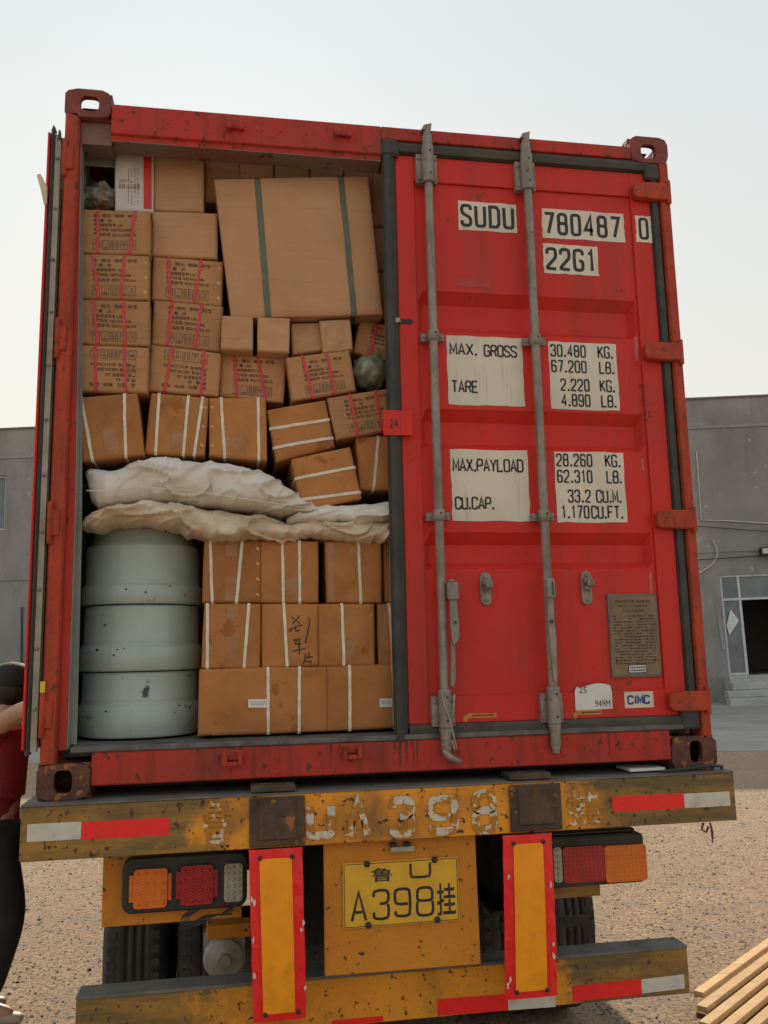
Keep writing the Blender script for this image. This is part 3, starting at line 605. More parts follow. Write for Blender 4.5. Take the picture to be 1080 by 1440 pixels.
mb.add([(XL, DY, ZB), (XR, DY, ZB), (XR, DY+.05, ZB), (XL, DY+.05, ZB), (XL, DY, ZT), (XR, DY, ZT), (XR, DY+.05, ZT), (XL, DY+.05, ZT)], [(0, 1, 2, 3), (4, 5, 6, 7), (0, 3, 7, 4), (1, 2, 6, 5), (3, 2, 6, 7)])
dr = mb.build('door', 'red', ct, fixn=False)
# raised frame members (stiles and rails) slightly proud, leaving a thin joint line
q = MB(); q.box(XL-.001, CX0-.006, DY-.010, DY-.0005, ZB-.002, ZT+.001); q.box(CX0-.0058, CX1+.010, DY-.010, DY-.0005, 2.322, ZT+.001); q.box(CX0-.0058, CX1+.010, DY-.010, DY-.0005, ZB-.002, .300)
q.box(CX1+.0102, XR+.001, DY-.0102, DY-.0006, ZB-.002, ZT+.001); q.build('frame', 'red', dr, bevel=.002)
# faint vertical swage line under the second bar
for (xa) in (1.66,):
    pass
q = MB(); q.prism([(1.206, .02), (1.214, -.004), (1.235, -.004), (1.256, .010), (1.2625, .02)], .150, 2.470, 'z', 0); q.build('gasket', 'gasket', dr)
q = MB(); q.prism([(2.3462, .028), (2.352, .006), (2.376, .006), (2.386, .020), (2.386, .029)], .19, 2.44, 'z', 0); q.build('gasket', 'gasket', dr)
q = MB(); q.prism([(DY-.001, 2.4300), (.004, 2.437), (-.002, 2.462), (.010, 2.481), (DY-.001, 2.481)], 1.2625, 2.345, 'x'); q.build('gasket', 'gasketold', dr)
q = MB(); q.prism([(DY-.001, .152), (.006, .156), (.002, .188), (.012, .2025), (DY-.001, .2025)], 1.2625, 2.345, 'x'); q.build('gasket', 'gasketold', dr)
q = MB(); q.box(1.200, 1.276, -.008, .028, 2.410, 2.484); q.build('gasket_corner', 'gasket', dr, bevel=.01)
q = MB(); q.box(2.325, 2.386, -.004, .028, 2.395, 2.468); q.build('gasket_corner', 'gasketold', dr, bevel=.008)
q = MB(); q.box(2.31, 2.385, -.004, .028, .15, .225); q.build('gasket_corner', 'gasket', dr, bevel=.008)
# hinge straps
for (u, v, w2) in ((891, 273, 0), (905, 494, 0), (918, 731, 0), (940, 987, 0)):
    z = {273: 2.338, 494: 1.640, 731: .953, 987: .255}[v]
    q = MB(); q.prism([(2.262, z-.022), (2.275, z-.034), (2.335, z-.037), (2.424, z-.037), (2.424, z+.037), (2.335, z+.037), (2.275, z+.031), (2.262, z+.022)], -.016, .016, 'y')
    q.build('hinge', 'redpost', dr, bevel=.004)
    q = MB(); q.tube([(2.420, -.008, z-.050), (2.420, -.008, z+.050)], .010, 10); q.build('hinge_pin', 'redpost', dr)
# overlap latch plate
q = MB(); q.box(1.188, 1.300, -.006, .004, 1.268, 1.365); q.box(1.252, 1.2545, -.0075, -.0062, 1.27, 1.364); q.build('overlap_plate', 'red', dr, bevel=.005)
V2, F2 = font2d('24', .05)
V2 = fit2d(V2, 1.210, 1.244, 1.296, 1.330); q = MB(); q.add([(a, -.0075, b) for a, b in V2], F2, 0); q.build('painted_number', 'ink', dr, fixn=False)
# slot with torn metal at the left stile
p = at(570, 452, .018); q = MB(); q.prism([(p.x-.030, p.z-.008), (p.x+.022, p.z-.010), (p.x+.030, p.z), (p.x+.022, p.z+.010), (p.x-.030, p.z+.008)], .0165, .0195, 'y'); q.build('slot', 'chassis', dr)
p = at(559, 451, .012); q = MB(); q.prism([(p.x-.012, p.z-.012), (p.x+.012, p.z-.006), (p.x+.006, p.z+.010), (p.x-.010, p.z+.008)], .004, .016, 'y'); q.build('torn_metal', 'galvlight', dr)

def bolt_mb(mb, x, z, y, r=.006): mb.lathe([(0, -.006), (r*.8, -.005), (r, 0)], (x, y, z), 8, axis='y', smooth=False)
def locking_bar(X, hand):
    yb = -.018; b = MB(); b.tube([(X, yb, .10), (X, yb, 2.50)], .0165, 16)
    # top cam
    b.tube([(X, yb, 2.452), (X, yb, 2.50)], [.021, .019], 12); b.tube([(X, yb, 2.498), (X, yb, 2.530)], [.016, .013], 10)
    b.hexa([(X-.024, yb-.012, 2.520), (X+.014, yb-.012, 2.520), (X+.014, yb+.02, 2.520), (X-.024, yb+.02, 2.520), (X-.014, yb-.010, 2.540), (X+.018, yb-.010, 2.550), (X+.018, yb+.016, 2.550), (X-.014, yb+.016, 2.540)])
    # bottom cam
    b.tube([(X, yb, .205), (X, yb, .185), (X, yb, .165), (X, yb, .150)], [.022, .024, .019, .020], 12); b.tube([(X, yb, .150), (X, yb, .118), (X+.001, yb, .112), (X, yb, .088)], [.018, .020, .015, .013], 12)
    o = b.build('locking_bar', 'galv', dr)
    for (z, hh) in ((2.375, .080), (.258, .068)):
        g_ = MB(); xx = .045
        g_.box(X-xx, X+xx*.86, -.006, .0185, z-hh*.92, z+hh*.62); g_.lathe([(.020, -hh), (.024, -hh), (.0245, -hh*.9), (.0245, hh*.9), (.022, hh), (.017, hh)], (X, yb, z), 16); 
        for dz in (-hh*.7, hh*.38):
            bolt_mb(g_, X-xx*.76, z+dz, -.0065, .008); bolt_mb(g_, X+xx*.66, z+dz, -.0065, .008)
        for dz in (-hh*.6, hh*.6): g_.lathe([(0, -.0005), (.0045, -.0005)], (X+.004, yb-.0245, z+dz), 8, mi=1, axis='y')
        g_.build('bar_guide', ['galv', 'chassis'], dr)
    for z in (1.662, .962):
        g_ = MB(); g_.lathe([(.017, -.022), (.0225, -.020), (.023, 0), (.0225, .020), (.017, .022)], (X, yb, z), 14); g_.box(X-.044, X-.018, -.004, .018, z-.018, z+.012); g_.box(X+.018, X+.046, -.004, .018, z-.014, z+.014)
        bolt_mb(g_, X-.032, z-.003, -.0045, .008); bolt_mb(g_, X+.033, z, -.0045, .008); g_.lathe([(0, -.0005), (.0045, -.0005)], (X+.004, yb-.023, z+.006), 8, mi=1, axis='y')
        g_.build('bar_bracket', ['galv', 'chassis'], dr, fixn=False)
    return o
locking_bar(1.388, 0); locking_bar(1.799, 1)
# handles
q = MB(); X = 1.437
q.box(X-.032, X+.010, -.052, -.008, .645, .712); q.box(X-.022, X+.002, -.030, -.008, .712, .722)
q.build('handle_hub', 'galv', dr, bevel=.006)
q = MB(); q.prism([(1.412, .645), (1.438, .642), (1.444, .56), (1.442, .505), (1.420, .480), (1.415, .50), (1.410, .56)], -.050, -.042, 'y'); q.prism([(1.414, .50), (1.430, .49), (1.428, .37), (1.420, .33), (1.408, .34)], -.040, -.032, 'y')
q.tube([(1.428, -.051, .565), (1.428, -.056, .565)], .007, 10, 1)
q.build('handle', ['galv', 'chassis'], dr, bevel=.002)
q = MB(); X = 1.797
q.box(X-.016, X+.017, -.058, -.037, .648, .722); q.build('handle_hub', 'galv', dr, bevel=.005)
q = MB(); q.prism([(1.786, .660), (1.808, .660), (1.806, .57), (1.810, .50), (1.806, .345), (1.792, .345), (1.784, .50), (1.782, .57)], -.050, -.040, 'y'); q.tube([(1.795, -.051, .562), (1.795, -.057, .562)], .007, 10, 1)
q.box(1.800, 1.806, -.0595, -.0582, .66, .71, 1); q.build('handle', ['galv', 'chassis'], dr, bevel=.002)
# handle retainers on the panel
for (x, z0, z1) in ((1.570, .628, .752), (1.970, .625, .756)):
    q = MB(); pl = []
    for k in range(9): a = PI+PI*k/8; pl.append((x+.022*math.cos(a), z0+.022+.022*math.sin(a)))
    for k in range(9): a = PI*k/8; pl.append((x+.022*math.cos(a), z1-.022+.022*math.sin(a)))
    q.prism(pl, .020, .0290, 'y'); q.box(x-.016, x+.014, -.006, .0198, z1-.05, z1-.028); q.box(x-.014, x+.012, .0, .0198, z0+.055, z0+.072); q.box(x-.010, x+.018, -.018, .0, z1-.062, z1-.035); bolt_mb(q, x, z0+.02, .0195, .010); bolt_mb(q, x, z1-.018, .0195, .010)
    q.build('handle_retainer', 'galv', dr, bevel=.003)
# wire tied round the lower left guide
q = MB(); q.tube([(1.372, -.046, .318), (1.378, -.050, .27), (1.396, -.052, .225), (1.412, -.048, .25), (1.418, -.046, .31)], .0035, 6); q.tube([(1.396, -.052, .225), (1.402, -.052, .20), (1.412, -.048, .15), (1.420, -.046, .122), (1.412, -.046, .118), (1.402, -.048, .15)], .003, 6)
q.build('tie_wire', 'galvlight', dr)
q = MB(); q.tube([(1.375, -.03, .115), (1.392, -.04, .095), (1.42, -.034, .078), (1.44, -.03, .074)], [.006, .012, .012, .007], 7); q.tube([(1.370, -.03, .135), (1.385, -.03, .125), (1.40, -.035, .12)], .006, 6); q.build('seal_end', 'galv', dr)
# marking sheets
def sheet(corners, y, texts, mm='sheet', name='marking_sheet', tm='ink', jag=True):
    (x0, x1, z0, z1) = corners; mb = MB(); n = 8; out = []
    rng = random.Random(int(x0*1000+z0*777)); j = .0022 if jag else 0
    for k in range(n): out.append((x0+(x1-x0)*k/n, z0+rng.uniform(-j, j)))
    for k in range(n): out.append((x1+rng.uniform(-j, j), z0+(z1-z0)*k/n))
    for k in range(n): out.append((x1-(x1-x0)*k/n, z1+rng.uniform(-j, j)))
    for k in range(n): out.append((x0+rng.uniform(-j, j), z1-(z1-z0)*k/n))
    mb.prism(out, y-.0012, y-.0004, 'y', 0)
    for V, Fc in texts: mb.add([(a, y-.0018, b) for a, b in V], Fc, 1)
    return mb.build(name, [mm, tm], dr, fixn=False)
def st_line(s, x, z, h, cw, gap, th): V, Fc, _ = strokes(s, x, z, h, cw, gap, th); return (V, Fc)
FY = DY
sheet((1.519, 1.763, 2.131, 2.256), FY, [st_line('SUDU', 1.533, 2.151, .086, .036, .023, .0138)])
sheet((1.871, 2.229, 2.120, 2.247), FY, [st_line('780487', 1.884, 2.140, .086, .034, .0235, .0138)])
sheet((2.275, 2.346, 2.120, 2.238), DY-.0102, [st_line('0', 2.294, 2.138, .086, .032, .02, .0128)])
sheet((1.869, 2.104, 1.966, 2.094), FY, [st_line('22G1', 1.885, 1.986, .086, .036, .022, .0138)])
sheet((1.452, 1.760, 1.404, 1.684), FY, [st_line('MAX.', 1.466, 1.607, .044, .0245, .0085, .0072), st_line('GROSS', 1.604, 1.605, .044, .0205, .0070, .0072), st_line('TARE', 1.468, 1.455, .044, .0205, .0068, .0072)])
sheet((1.452, 1.760, .948, 1.226), FY, [st_line('MAX.PAYLOAD', 1.462, 1.142, .046, .0208, .0062, .0072), st_line('CU.CAP.', 1.466, .995, .044, .0200, .0062, .0072)])
def rows2(x, z, a, b, xb, hh=.046): return [st_line(a, x, z, hh, .0175, .0100, .0072), st_line(b, xb, z, hh, .0190, .0078, .0072)]
sheet((1.869, 2.158, 1.397, 1.676), FY, rows2(1.880, 1.616, '30.480', 'KG.', 2.080)+rows2(1.880, 1.551, '67.200', 'LB.', 2.082)+rows2(1.915, 1.475, '2.220', 'KG.', 2.080)+rows2(1.915, 1.412, '4.890', 'LB.', 2.082))
sheet((1.870, 2.158, .945, 1.225), FY, rows2(1.880, 1.168, '28.260', 'KG.', 2.082)+rows2(1.880, 1.103, '62.310', 'LB.', 2.084)+rows2(1.920, 1.025, '33.2', 'CU.M.', 2.036)+rows2(1.890, .962, '1.170', 'CU.FT.', 2.012))
# CIMC sticker
V, Fc, _ = strokes('C', 2.108, .251, .028, .019, .006, .0075); Va, Fa, _ = strokes('IMC', 2.136, .251, .028, .019, .007, .0075, {'I': .25})
sheet((2.094, 2.211, .235, .295), DY-.0102, [(V, Fc), (Va, Fa)], 'sheet', 'maker_sticker', 'blue', False)
# rounded sticker with handwriting
mb = MB(); pl = [(1.897, .233), (2.044, .235), (2.045, .295)]
for k in range(7): t_ = k/6; pl.append((2.040-.105*t_, .300+.030*math.sin(PI*(t_*.55+.25))))
pl += [(1.905, .318), (1.898, .305)]; mb.prism(pl, DY-.0118, DY-.0106, 'y')
for s_ in ('25', '949M'):
    V, Fc = font2d(s_, .03); V = fit2d(V, *((1.915, 1.945, .295, .318) if s_ == '25' else (1.975, 2.036, .243, .268))); mb.add([(a, DY-.0124, b) for a, b in V], Fc, 1)
mb.build('handwritten_sticker', ['whitesheet', 'ink'], dr, fixn=False)
for (x0, x1, z0, z1) in ((1.464, 1.591, .212, .238), (1.886, 2.002, .209, .236)):
    mb = MB(); mb.prism([(x0, z0-.004), (x0+.012, z0-.008), (x0+.022, z0+.006), (x1, z0+.006), (x1, z1-.004), (x0+.02, z1-.002), (x0, z0+.012)], DY-.0116, DY-.0104, 'y')
    for k in range(12): xx = x0+.034+k*.0068; mb.add([(xx, DY-.0122, z0+.013), (xx+.0048, DY-.0122, z0+.013), (xx+.0048, DY-.0122, z0+.018), (xx, DY-.0122, z0+.018)], [(0, 1, 2, 3)], 1)
    mb.build('arrow_sticker', ['orangesticker', 'ink'], dr, fixn=False)
# bronze data plate
mb = MB(); mb.box(2.052, 2.253, DY-.008, DY-.0005, .350, .665); mb.box(2.060, 2.245, DY-.0092, DY-.0082, .358, .657, 2)
def dline(s_, x0, x1, z0, z1): V, Fc = font2d(s_, .02); V = fit2d(V, x0, x1, z0, z1); mb.add([(a, DY-.0098, b) for a, b in V], Fc, 1)
dline('APPROVED FOR TRANSPORT', 2.078, 2.228, .630, .641); dline('UNDER CUSTOMS SEAL', 2.090, 2.216, .613, .624); dline('CONTAINER', 2.108, 2.200, .594, .606)
rg = random.Random(5)
for k in range(17):
    z = .578-k*.0112; x = 2.070
    while x < 2.232:
        l = rg.uniform(.004, .016)
        if rg.random() < .8: mb.add([(x, DY-.0098, z), (min(x+l, 2.236), DY-.0098, z), (min(x+l, 2.236), DY-.0098, z+.0042), (x, DY-.0098, z+.0042)], [(0, 1, 2, 3)], 1)
        x += l+.004
mb.box(2.118, 2.192, DY-.0105, DY-.0094, .364, .396, 1); mb.box(2.121, 2.189, DY-.0115, DY-.0106, .367, .393, 3)
for k in range(9): mb.add([(2.125+k*.007, DY-.0121, .371+.011*(k % 2)*0), (2.1295+k*.007, DY-.0121, .371), (2.1295+k*.007, DY-.0121, .378), (2.125+k*.007, DY-.0121, .378)], [(0, 1, 2, 3)], 1); mb.add([(2.125+k*.007, DY-.0121, .382), (2.1295+k*.007, DY-.0121, .382), (2.1295+k*.007, DY-.0121, .389), (2.125+k*.007, DY-.0121, .389)], [(0, 1, 2, 3)], 1)
for xx in (2.074, 2.232): mb.lathe([(0, -.003), (.004, -.002), (.005, 0)], (xx, DY-.0092, .412), 8, 1, 'y')
mb.build('data_plate', ['steel', 'ink', 'bronze', 'whitesheet'], dr, fixn=False)
# pen scribble beside the gasket
mb = MB(); rg = random.Random(9)
for k in range(5):
    bx, bz = 2.262+.004*k, 1.500-k*.034
    for j in range(4):
        a = (bx+rg.uniform(-.018, .018), bz+rg.uniform(-.012, .012)); b = (a[0]+rg.uniform(-.024, .024), a[1]+rg.uniform(-.012, .012)); vs, fs = ribbon([a, b], 0, .0022); mb.add([(p[0], DY-.0108, p[1]) for p in vs], fs)
mb.build('pen_scribble', 'ink', dr, fixn=False)
# marks worn into the paint: rubbed ends of the recesses, the ghost of a removed sticker, grease runs
def mark(pl, y, mm, name): q = MB(); q.prism(pl, y-.0010, y-.0004, 'y'); q.build(name, mm, dr)
def ragged(x0, x1, z0, z1, n, rg, j): return [(x0+(x1-x0)*k/n, z0+rg.uniform(-j, j)) for k in range(n+1)]+[(x1-(x1-x0)*k/n, z1+rg.uniform(-j, j)) for k in range(n+1)]
rg = random.Random(21)
mark(ragged(1.500, 1.645, 1.888, 1.925, 10, rg, .003), DY, 'ghost', 'sticker_ghost')
for (x, z, h, w2) in ((2.246, 1.66, .10, .007), (2.238, .70, .10, .005), (2.238, 1.18, .05, .005)):
    mark([(x-w2+rg.uniform(-.002, .002), z-h/2+h*k/6) for k in range(7)]+[(x+w2+rg.uniform(-.002, .002), z+h/2-h*k/6) for k in range(7)], DY, 'scuff', 'paint_scuff')
for k in range(9):
    x = rg.uniform(1.270, 1.335); z = rg.uniform(1.12, 1.25); a = rg.uniform(.004, .010); mark([(x+a*rg.uniform(.5, 1)*math.cos(t), z+a*1.4*rg.uniform(.5, 1)*math.sin(t)) for t in [i*PI/4 for i in range(8)]], DY-.0102, 'ghost', 'paint_scuff')
for k in range(22):
    x = rg.uniform(1.36, 2.3); z = rg.choice((rg.uniform(.31, .62), rg.uniform(1.0, 1.2), rg.uniform(1.42, 1.66), rg.uniform(1.95, 2.25))); l = rg.uniform(.006, .03); t = rg.uniform(-1, 1)
    if x > 2.25 or 1.86 < x < 2.17 and z < 2.25 and z > .9 or 1.44 < x < 1.78 and z > .9: continue
    vs, fs = ribbon([(x, z), (x+l*.6*math.cos(t)+.002, z+l*.6*math.sin(t)), (x+l*math.cos(t+.3), z+l*math.sin(t+.3))], 0, .0014); q = MB(); q.add([(p[0], DY-.0006, p[1]) for p in vs], fs); q.build('scratch', rg.choice(('ghost', 'scuff')), dr, fixn=False)
for (xa, xb, n) in ((1.19, 1.30, 11), (1.38, 1.43, 3), (1.77, 1.83, 3), (.95, 1.04, 3), (1.95, 2.1, 3), (.45, .9, 4)):
    for k in range(n):
        x = rg.uniform(xa, xb); z1 = .1495; z0 = z1-rg.uniform(.02, .10); w_ = rg.uniform(.0015, .006 if xa == 1.19 else .003); mid = (z0+z1)/2; dx = rg.uniform(-.003, .003)
        q = MB(); q.prism([(x-w_, z1), (x-w_*.7+dx, mid), (x+dx, z0), (x+w_*.6+dx, mid), (x+w_, z1)], .0022-rg.uniform(0, .0006), .0029, 'y'); q.build('grease_run', 'grime', ct)

# ------------------------------------------------------------------ cargo cartons
def st_point(P, s, t, A, seed, off=0.0):
    (tl, tr, br, bl) = P
    a = tl.lerp(tr, s); b = bl.lerp(br, s); p = b.lerp(a, t)
    e = min(s, 1-s, t, 1-t); bulge = A*math.sin(PI*min(max(s, 0), 1))*math.sin(PI*min(max(t, 0), 1))
    nn = noise.noise(Vector((s*2.3+seed*7.1, t*2.3, seed*3.3)))*.010*min(max(e, 0)*6, 1)+noise.noise(Vector((s*7+seed*3.1, t*6.0, seed)))*.0022*min(max(e, 0)*8, 1)
    edge = .0035 if e < .012 else 0
    return p+Vector((0, -bulge-nn+edge-off, 0))
LOC = {}
def carton(quad, Y, label, mm='carton', straps=(), sm='strapwhite', sw=.0112, depth=.34, prt=None, tapes=(), staples=0, A=.004, seed=None, lean=0.0, flap=None, group='brown cartons stacked in the container', name='cardboard_box', side=Vector((0, 0, 0)), cat='cardboard box'):
    seed = seed if seed is not None else quad[0][0]*.013+quad[0][1]*.017
    P = [at(u, v, Y) for (u, v) in quad]
    P[0].y += lean; P[1].y += lean
    if lean:
        P[0] = at(quad[0][0], quad[0][1], Y+lean); P[1] = at(quad[1][0], quad[1][1], Y+lean)
    base = (P[2]+P[3])/2+Vector((0, depth/2, 0))
    root = thing(name, label, cat, base, group)
    g_ = [0, .012, .05, .12, .2, .275, .35, .425, .5, .575, .65, .725, .8, .88, .95, .988, 1]; n = len(g_); mb = MB(); vs = []
    for t in g_:
        for s in g_: vs.append(st_point(P, s, t, A, seed))
    fs = [(j*n+i, j*n+i+1, (j+1)*n+i+1, (j+1)*n+i) for j in range(n-1) for i in range(n-1)]
    mb.add(vs, fs, 0, True)
    ring = [i for i in range(n)]+[j*n+n-1 for j in range(1, n)]+[(n-1)*n+i for i in range(n-2, -1, -1)]+[j*n for j in range(n-2, 0, -1)]
    cen = (P[0]+P[1]+P[2]+P[3])/4
    rv = []
    for i in ring:
        v = Vector(vs[i]); o = (v-cen); o.y = 0; o.normalize(); rv.append(v+o*.003+Vector((0, .004, 0)))
    bk = [v+Vector((0, depth, 0))+side for v in rv]
    k = len(ring); mb.add([vs[i] for i in ring]+rv+bk, [(i, (i+1) % k, k+(i+1) % k, k+i) for i in range(k)]+[(k+i, k+(i+1) % k, 2*k+(i+1) % k, 2*k+i) for i in range(k)], 0)
    mb.add(bk, [tuple(range(k))])
    mb.build('carton', mm, root, fixn=False)
    for st in straps:
        (ua, va), (ub, vb) = st; mb = MB(); 
        a = at(ua, va, Y); b = at(ub, vb, Y)
        # locate in (s,t)
        sa, ta = inv(P, a); sb, tb = inv(P, b); vs = []; N_ = 12
        if abs(ta-tb) > abs(sa-sb):
            k0 = (sb-sa)/(tb-ta); sa, sb = sa+k0*(1-ta), sa+k0*(0-ta); ta, tb = 1.0, 0.0
        else:
            k0 = (tb-ta)/(sb-sa); ta, tb = ta+k0*(0-sa), ta+k0*(1-sa); sa, sb = 0.0, 1.0
        a = st_point(P, sa, ta, 0, 0); b = st_point(P, sb, tb, 0, 0)
        dirv = (b-a).normalized(); perp = Vector((dirv.z, 0, -dirv.x)); rg = random.Random(int(ua*7+va))
        gg = [0, .012, .05, .12, .2, .275, .35, .425, .5, .575, .65, .725, .8, .88, .95, .988, 1]; N_ = len(gg)-1
        for i in range(N_+1):
            f = gg[i]; s, t = sa+(sb-sa)*f, ta+(tb-ta)*f; c = st_point(P, s, t, A, seed, .0022); wv = perp*(rg.uniform(-.0005, .0005))
            vs += [c+perp*sw/2+wv, c-perp*sw/2+wv]
        fr = [Vector(v) for v in vs]; bk2 = [v+Vector((0, .0013, 0)) for v in fr]; mb.add(fr, [(2*i, 2*i+1, 2*i+3, 2*i+2) for i in range(N_)])
        # wraps over both edges into the depth
        for (i0, sg) in ((0, 1), (N_*2, -1)):
            o = -dirv*sg*.0050+Vector((0, .002, 0)); e1 = [fr[i0]+o, fr[i0+1]+o]; e2 = [v+Vector((0, depth*.95, 0))+side*.9 for v in e1]; mb.add([fr[i0], fr[i0+1]]+e1+e2, [(0, 1, 3, 2), (2, 3, 5, 4)])
        mb.build('strap', sm, root, fixn=False)
    for (s0, s1, t0, t1) in tapes:
        mb = MB(); vs = [st_point(P, s0+(s1-s0)*i/4, t0+(t1-t0)*j/4, A, seed, .0012) for j in range(5) for i in range(5)]
        mb.add(vs, [(j*5+i, j*5+i+1, (j+1)*5+i+1, (j+1)*5+i) for j in range(4) for i in range(4)], 0, True); mb.build('tape', 'tape', root, fixn=False)
    if staples:
        sx = .955 if staples > 0 else .045
        for k in range(abs(staples)):
            t = (k+.5)/abs(staples); c = st_point(P, sx, t, A, seed, .0012); mb = MB(); mb.add([c+Vector((-.008, 0, .002)), c+Vector((-.002, 0, .007)), c+Vector((.008, 0, -.002)), c+Vector((.002, 0, -.007))], [(0, 1, 2, 3)]); mb.build('staple', 'staple', root, fixn=False)
    if prt:
        s0, s1, t0, t1, flip = prt; mb = MB(); rj = random.Random(int(seed*977)); ja, jb = rj.uniform(-.015, .02), rj.uniform(-.02, .02); s0 += ja; s1 += ja+rj.uniform(-.02, .0); t0 += max(jb, -.01); t1 += min(jb, .0)
        for (V, Fc, mi) in PRINT:
            vs = []
            for (a, b) in V:
                if flip: a, b = 1-a, 1-b
                s, t = s0+(s1-s0)*a, t0+(t1-t0)*b
                vs.append(st_point(P, s, t, A, seed, .0013))
            mb.add(vs, Fc, mi)
        mb.build('print', ['print', 'printgrey'], root, fixn=False)
    return root, P, (A, seed)
def inv(P, q):
    tl, tr, br, bl = P; s = t = .5
    for _ in range(12):
        a = tl.lerp(tr, s); b = bl.lerp(br, s); p = b.lerp(a, t); e = q-p
        ds = (tr-tl)*t+(br-bl)*(1-t); dt = a-b; det = ds.x*dt.z-ds.z*dt.x
        s += (e.x*dt.z-e.z*dt.x)/det; t += (ds.x*e.z-ds.z*e.x)/det
    return s, t
PRINT = []
def pl_(s_, x0, x1, z0, z1, b=.0): V, Fc = font2d(s_, 1, b); PRINT.append((fit2d(V, x0, x1, z0, z1), Fc, 0))
pl_('品 · 规元 · 制动 · 时鑫', .0, 1.0, .885, .99, .012)
pl_('数 量 · 20', .0, .42, .755, .85, .012)
pl_('产品规格型号 L35', .0, .66, .625, .72, .012)
pl_('执行标准 GB5763-2008', .0, .86, .495, .59, .012)
pl_('产品标号 4D31X702-95', .0, .98, .36, .455, .012)
for k in range(5):
    x0 = k*.205; V = []; Fc = []
    for loop in ([(x0, 0), (x0+.15, 0), (x0+.15, .25), (x0, .25)],): v_, f_ = ribbon(loop, 1, .014); V += v_; Fc += f_
    def addp(pl): o = len(V); V.extend(Vector(p) for p in pl); Fc.append(tuple(range(o, o+len(pl))))
    c = x0+.075
    if k == 0: addp([(c-.05, .12), (c+.05, .12), (c+.03, .20), (c-.03, .20)]); addp([(c-.008, .03), (c+.008, .03), (c+.008, .12), (c-.008, .12)])
    if k == 1: addp([(c-.05, .03), (c+.05, .03), (c+.05, .07), (c-.05, .07)]); addp([(c-.01, .07), (c+.01, .07), (c, .21)])
    if k == 2: addp([(c-.045, .03), (c-.02, .03), (c-.02, .21), (c-.045, .21)]); addp([(c+.02, .03), (c+.045, .03), (c+.045, .21), (c+.02, .21)])
    if k == 3: addp([(c-.05, .14), (c, .21), (c+.05, .14)]); addp([(c-.01, .03), (c+.01, .03), (c+.01, .14), (c-.01, .14)])
    if k == 4: addp([(c-.04, .05), (c-.03, .04), (c+.045, .20), (c+.035, .21)]); addp([(c+.04, .05), (c+.03, .04), (c-.045, .20), (c-.035, .21)])
    PRINT.append(([tuple(p) for p in V], Fc, 1))
GP = 'printed cartons with red straps'; GW = 'brown cartons with white straps'; GS = 'plain pale cartons'
PR = (.20, .84, .08, .92, False); PRF = (.16, .82, .08, .92, True)
def rs(q, fa=.26, fb=.72, dx=.0):   # two red straps
    (tl, tr, br, bl) = q
    L_ = lambda a, b, f: (a[0]+(b[0]-a[0])*f, a[1]+(b[1]-a[1])*f)
    return (L_(tl, tr, fa), L_(bl, br, fa+dx)), (L_(tl, tr, fb), L_(bl, br, fb-dx))
# left printed column
Q = [(114, 294), (210, 298), (210, 358), (113, 355)]; carton(Q, .10, 'printed red strapped carton under the plastic bag, topmost of the left printed column', straps=(((138, 295), (138, 356)), ((190, 297), (182, 358))), sm='strapred', prt=PR, group=GP)
Q = [(111, 357), (209, 360), (208, 421), (111, 419)]; carton(Q, .10, 'printed red strapped carton, second from top of the column against the left wall', straps=(((130, 357), (139, 419)), ((175, 359), (171, 420))), sm='strapred', prt=PR, group=GP, staples=3)
Q = [(109, 421), (209, 424), (209, 486), (109, 483)]; carton(Q, .10, 'printed red strapped carton, third from top of the column against the left wall', straps=(((131, 421), (138, 484)), ((173, 423), (176, 485))), sm='strapred', prt=PR, group=GP)
Q = [(108, 485), (208, 489), (206, 552), (108, 549)]; carton(Q, .10, 'upside down printed carton against the left wall, on top of a white strapped carton', straps=(((134, 486), (135, 550)), ((175, 488), (178, 552))), sm='strapred', prt=PRF, group=GP, staples=-3)
# second printed column
Q = [(216, 361), (313, 368), (311, 430), (214, 420)]; carton(Q, .16, 'printed red strapped carton directly under the two plain cartons', straps=(((237, 362), (240, 422)), ((283, 366), (273, 426))), sm='strapred', prt=PR, group=GP, staples=3)
Q = [(217, 422), (313, 431), (309, 494), (214, 484)]; carton(Q, .16, 'printed red strapped carton in the second column, left of the small plain cartons', straps=(((243, 424), (235, 486)), ((284, 428), (274, 490))), sm='strapred', prt=PR, group=GP)
Q = [(213, 485), (310, 497), (306, 557), (209, 549)]; carton(Q, .15, 'upside down printed carton at the foot of the second printed column', straps=(((243, 488), (231, 551)), ((287, 494), (283, 556))), sm='strapred', prt=PRF, group=GP, mm='carton')
Q = [(311, 498), (402, 503), (398, 566), (309, 557)]; carton(Q, .19, 'printed red strapped carton under the left pair of small plain cartons', straps=(((329, 499), (333, 559)), ((362, 501), (374, 563))), sm='strapred', prt=PR, group=GP)
Q = [(403, 503), (491, 493), (500, 549), (412, 563)]; carton(Q, .14, 'tilted printed red strapped carton left of the olive plastic bag', straps=(((425, 500), (440, 560)), ((459, 496), (470, 555))), sm='strapred', prt=(.22, .86, .10, .90, False), group=GP)
Q = [(461, 560), (552, 546), (560, 602), (474, 618)]; carton(Q, .13, 'tilted printed carton pressed against the door edge beside the red latch plate', straps=(((492, 555), (503, 612)), ((528, 550), (537, 606))), sm='strapred', prt=(.24, .92, .10, .90, False), group=GP)
Q = [(507, 450), (562, 460), (554, 511), (498, 495)]; carton(Q, .20, 'tilted printed carton poking out under the lower right corner of the big carton', straps=(((530, 454), (520, 501)),), sm='strapred', prt=(.35, 1.3, .10, .90, False) if False else (.30, .98, .08, .92, False), group=GP)
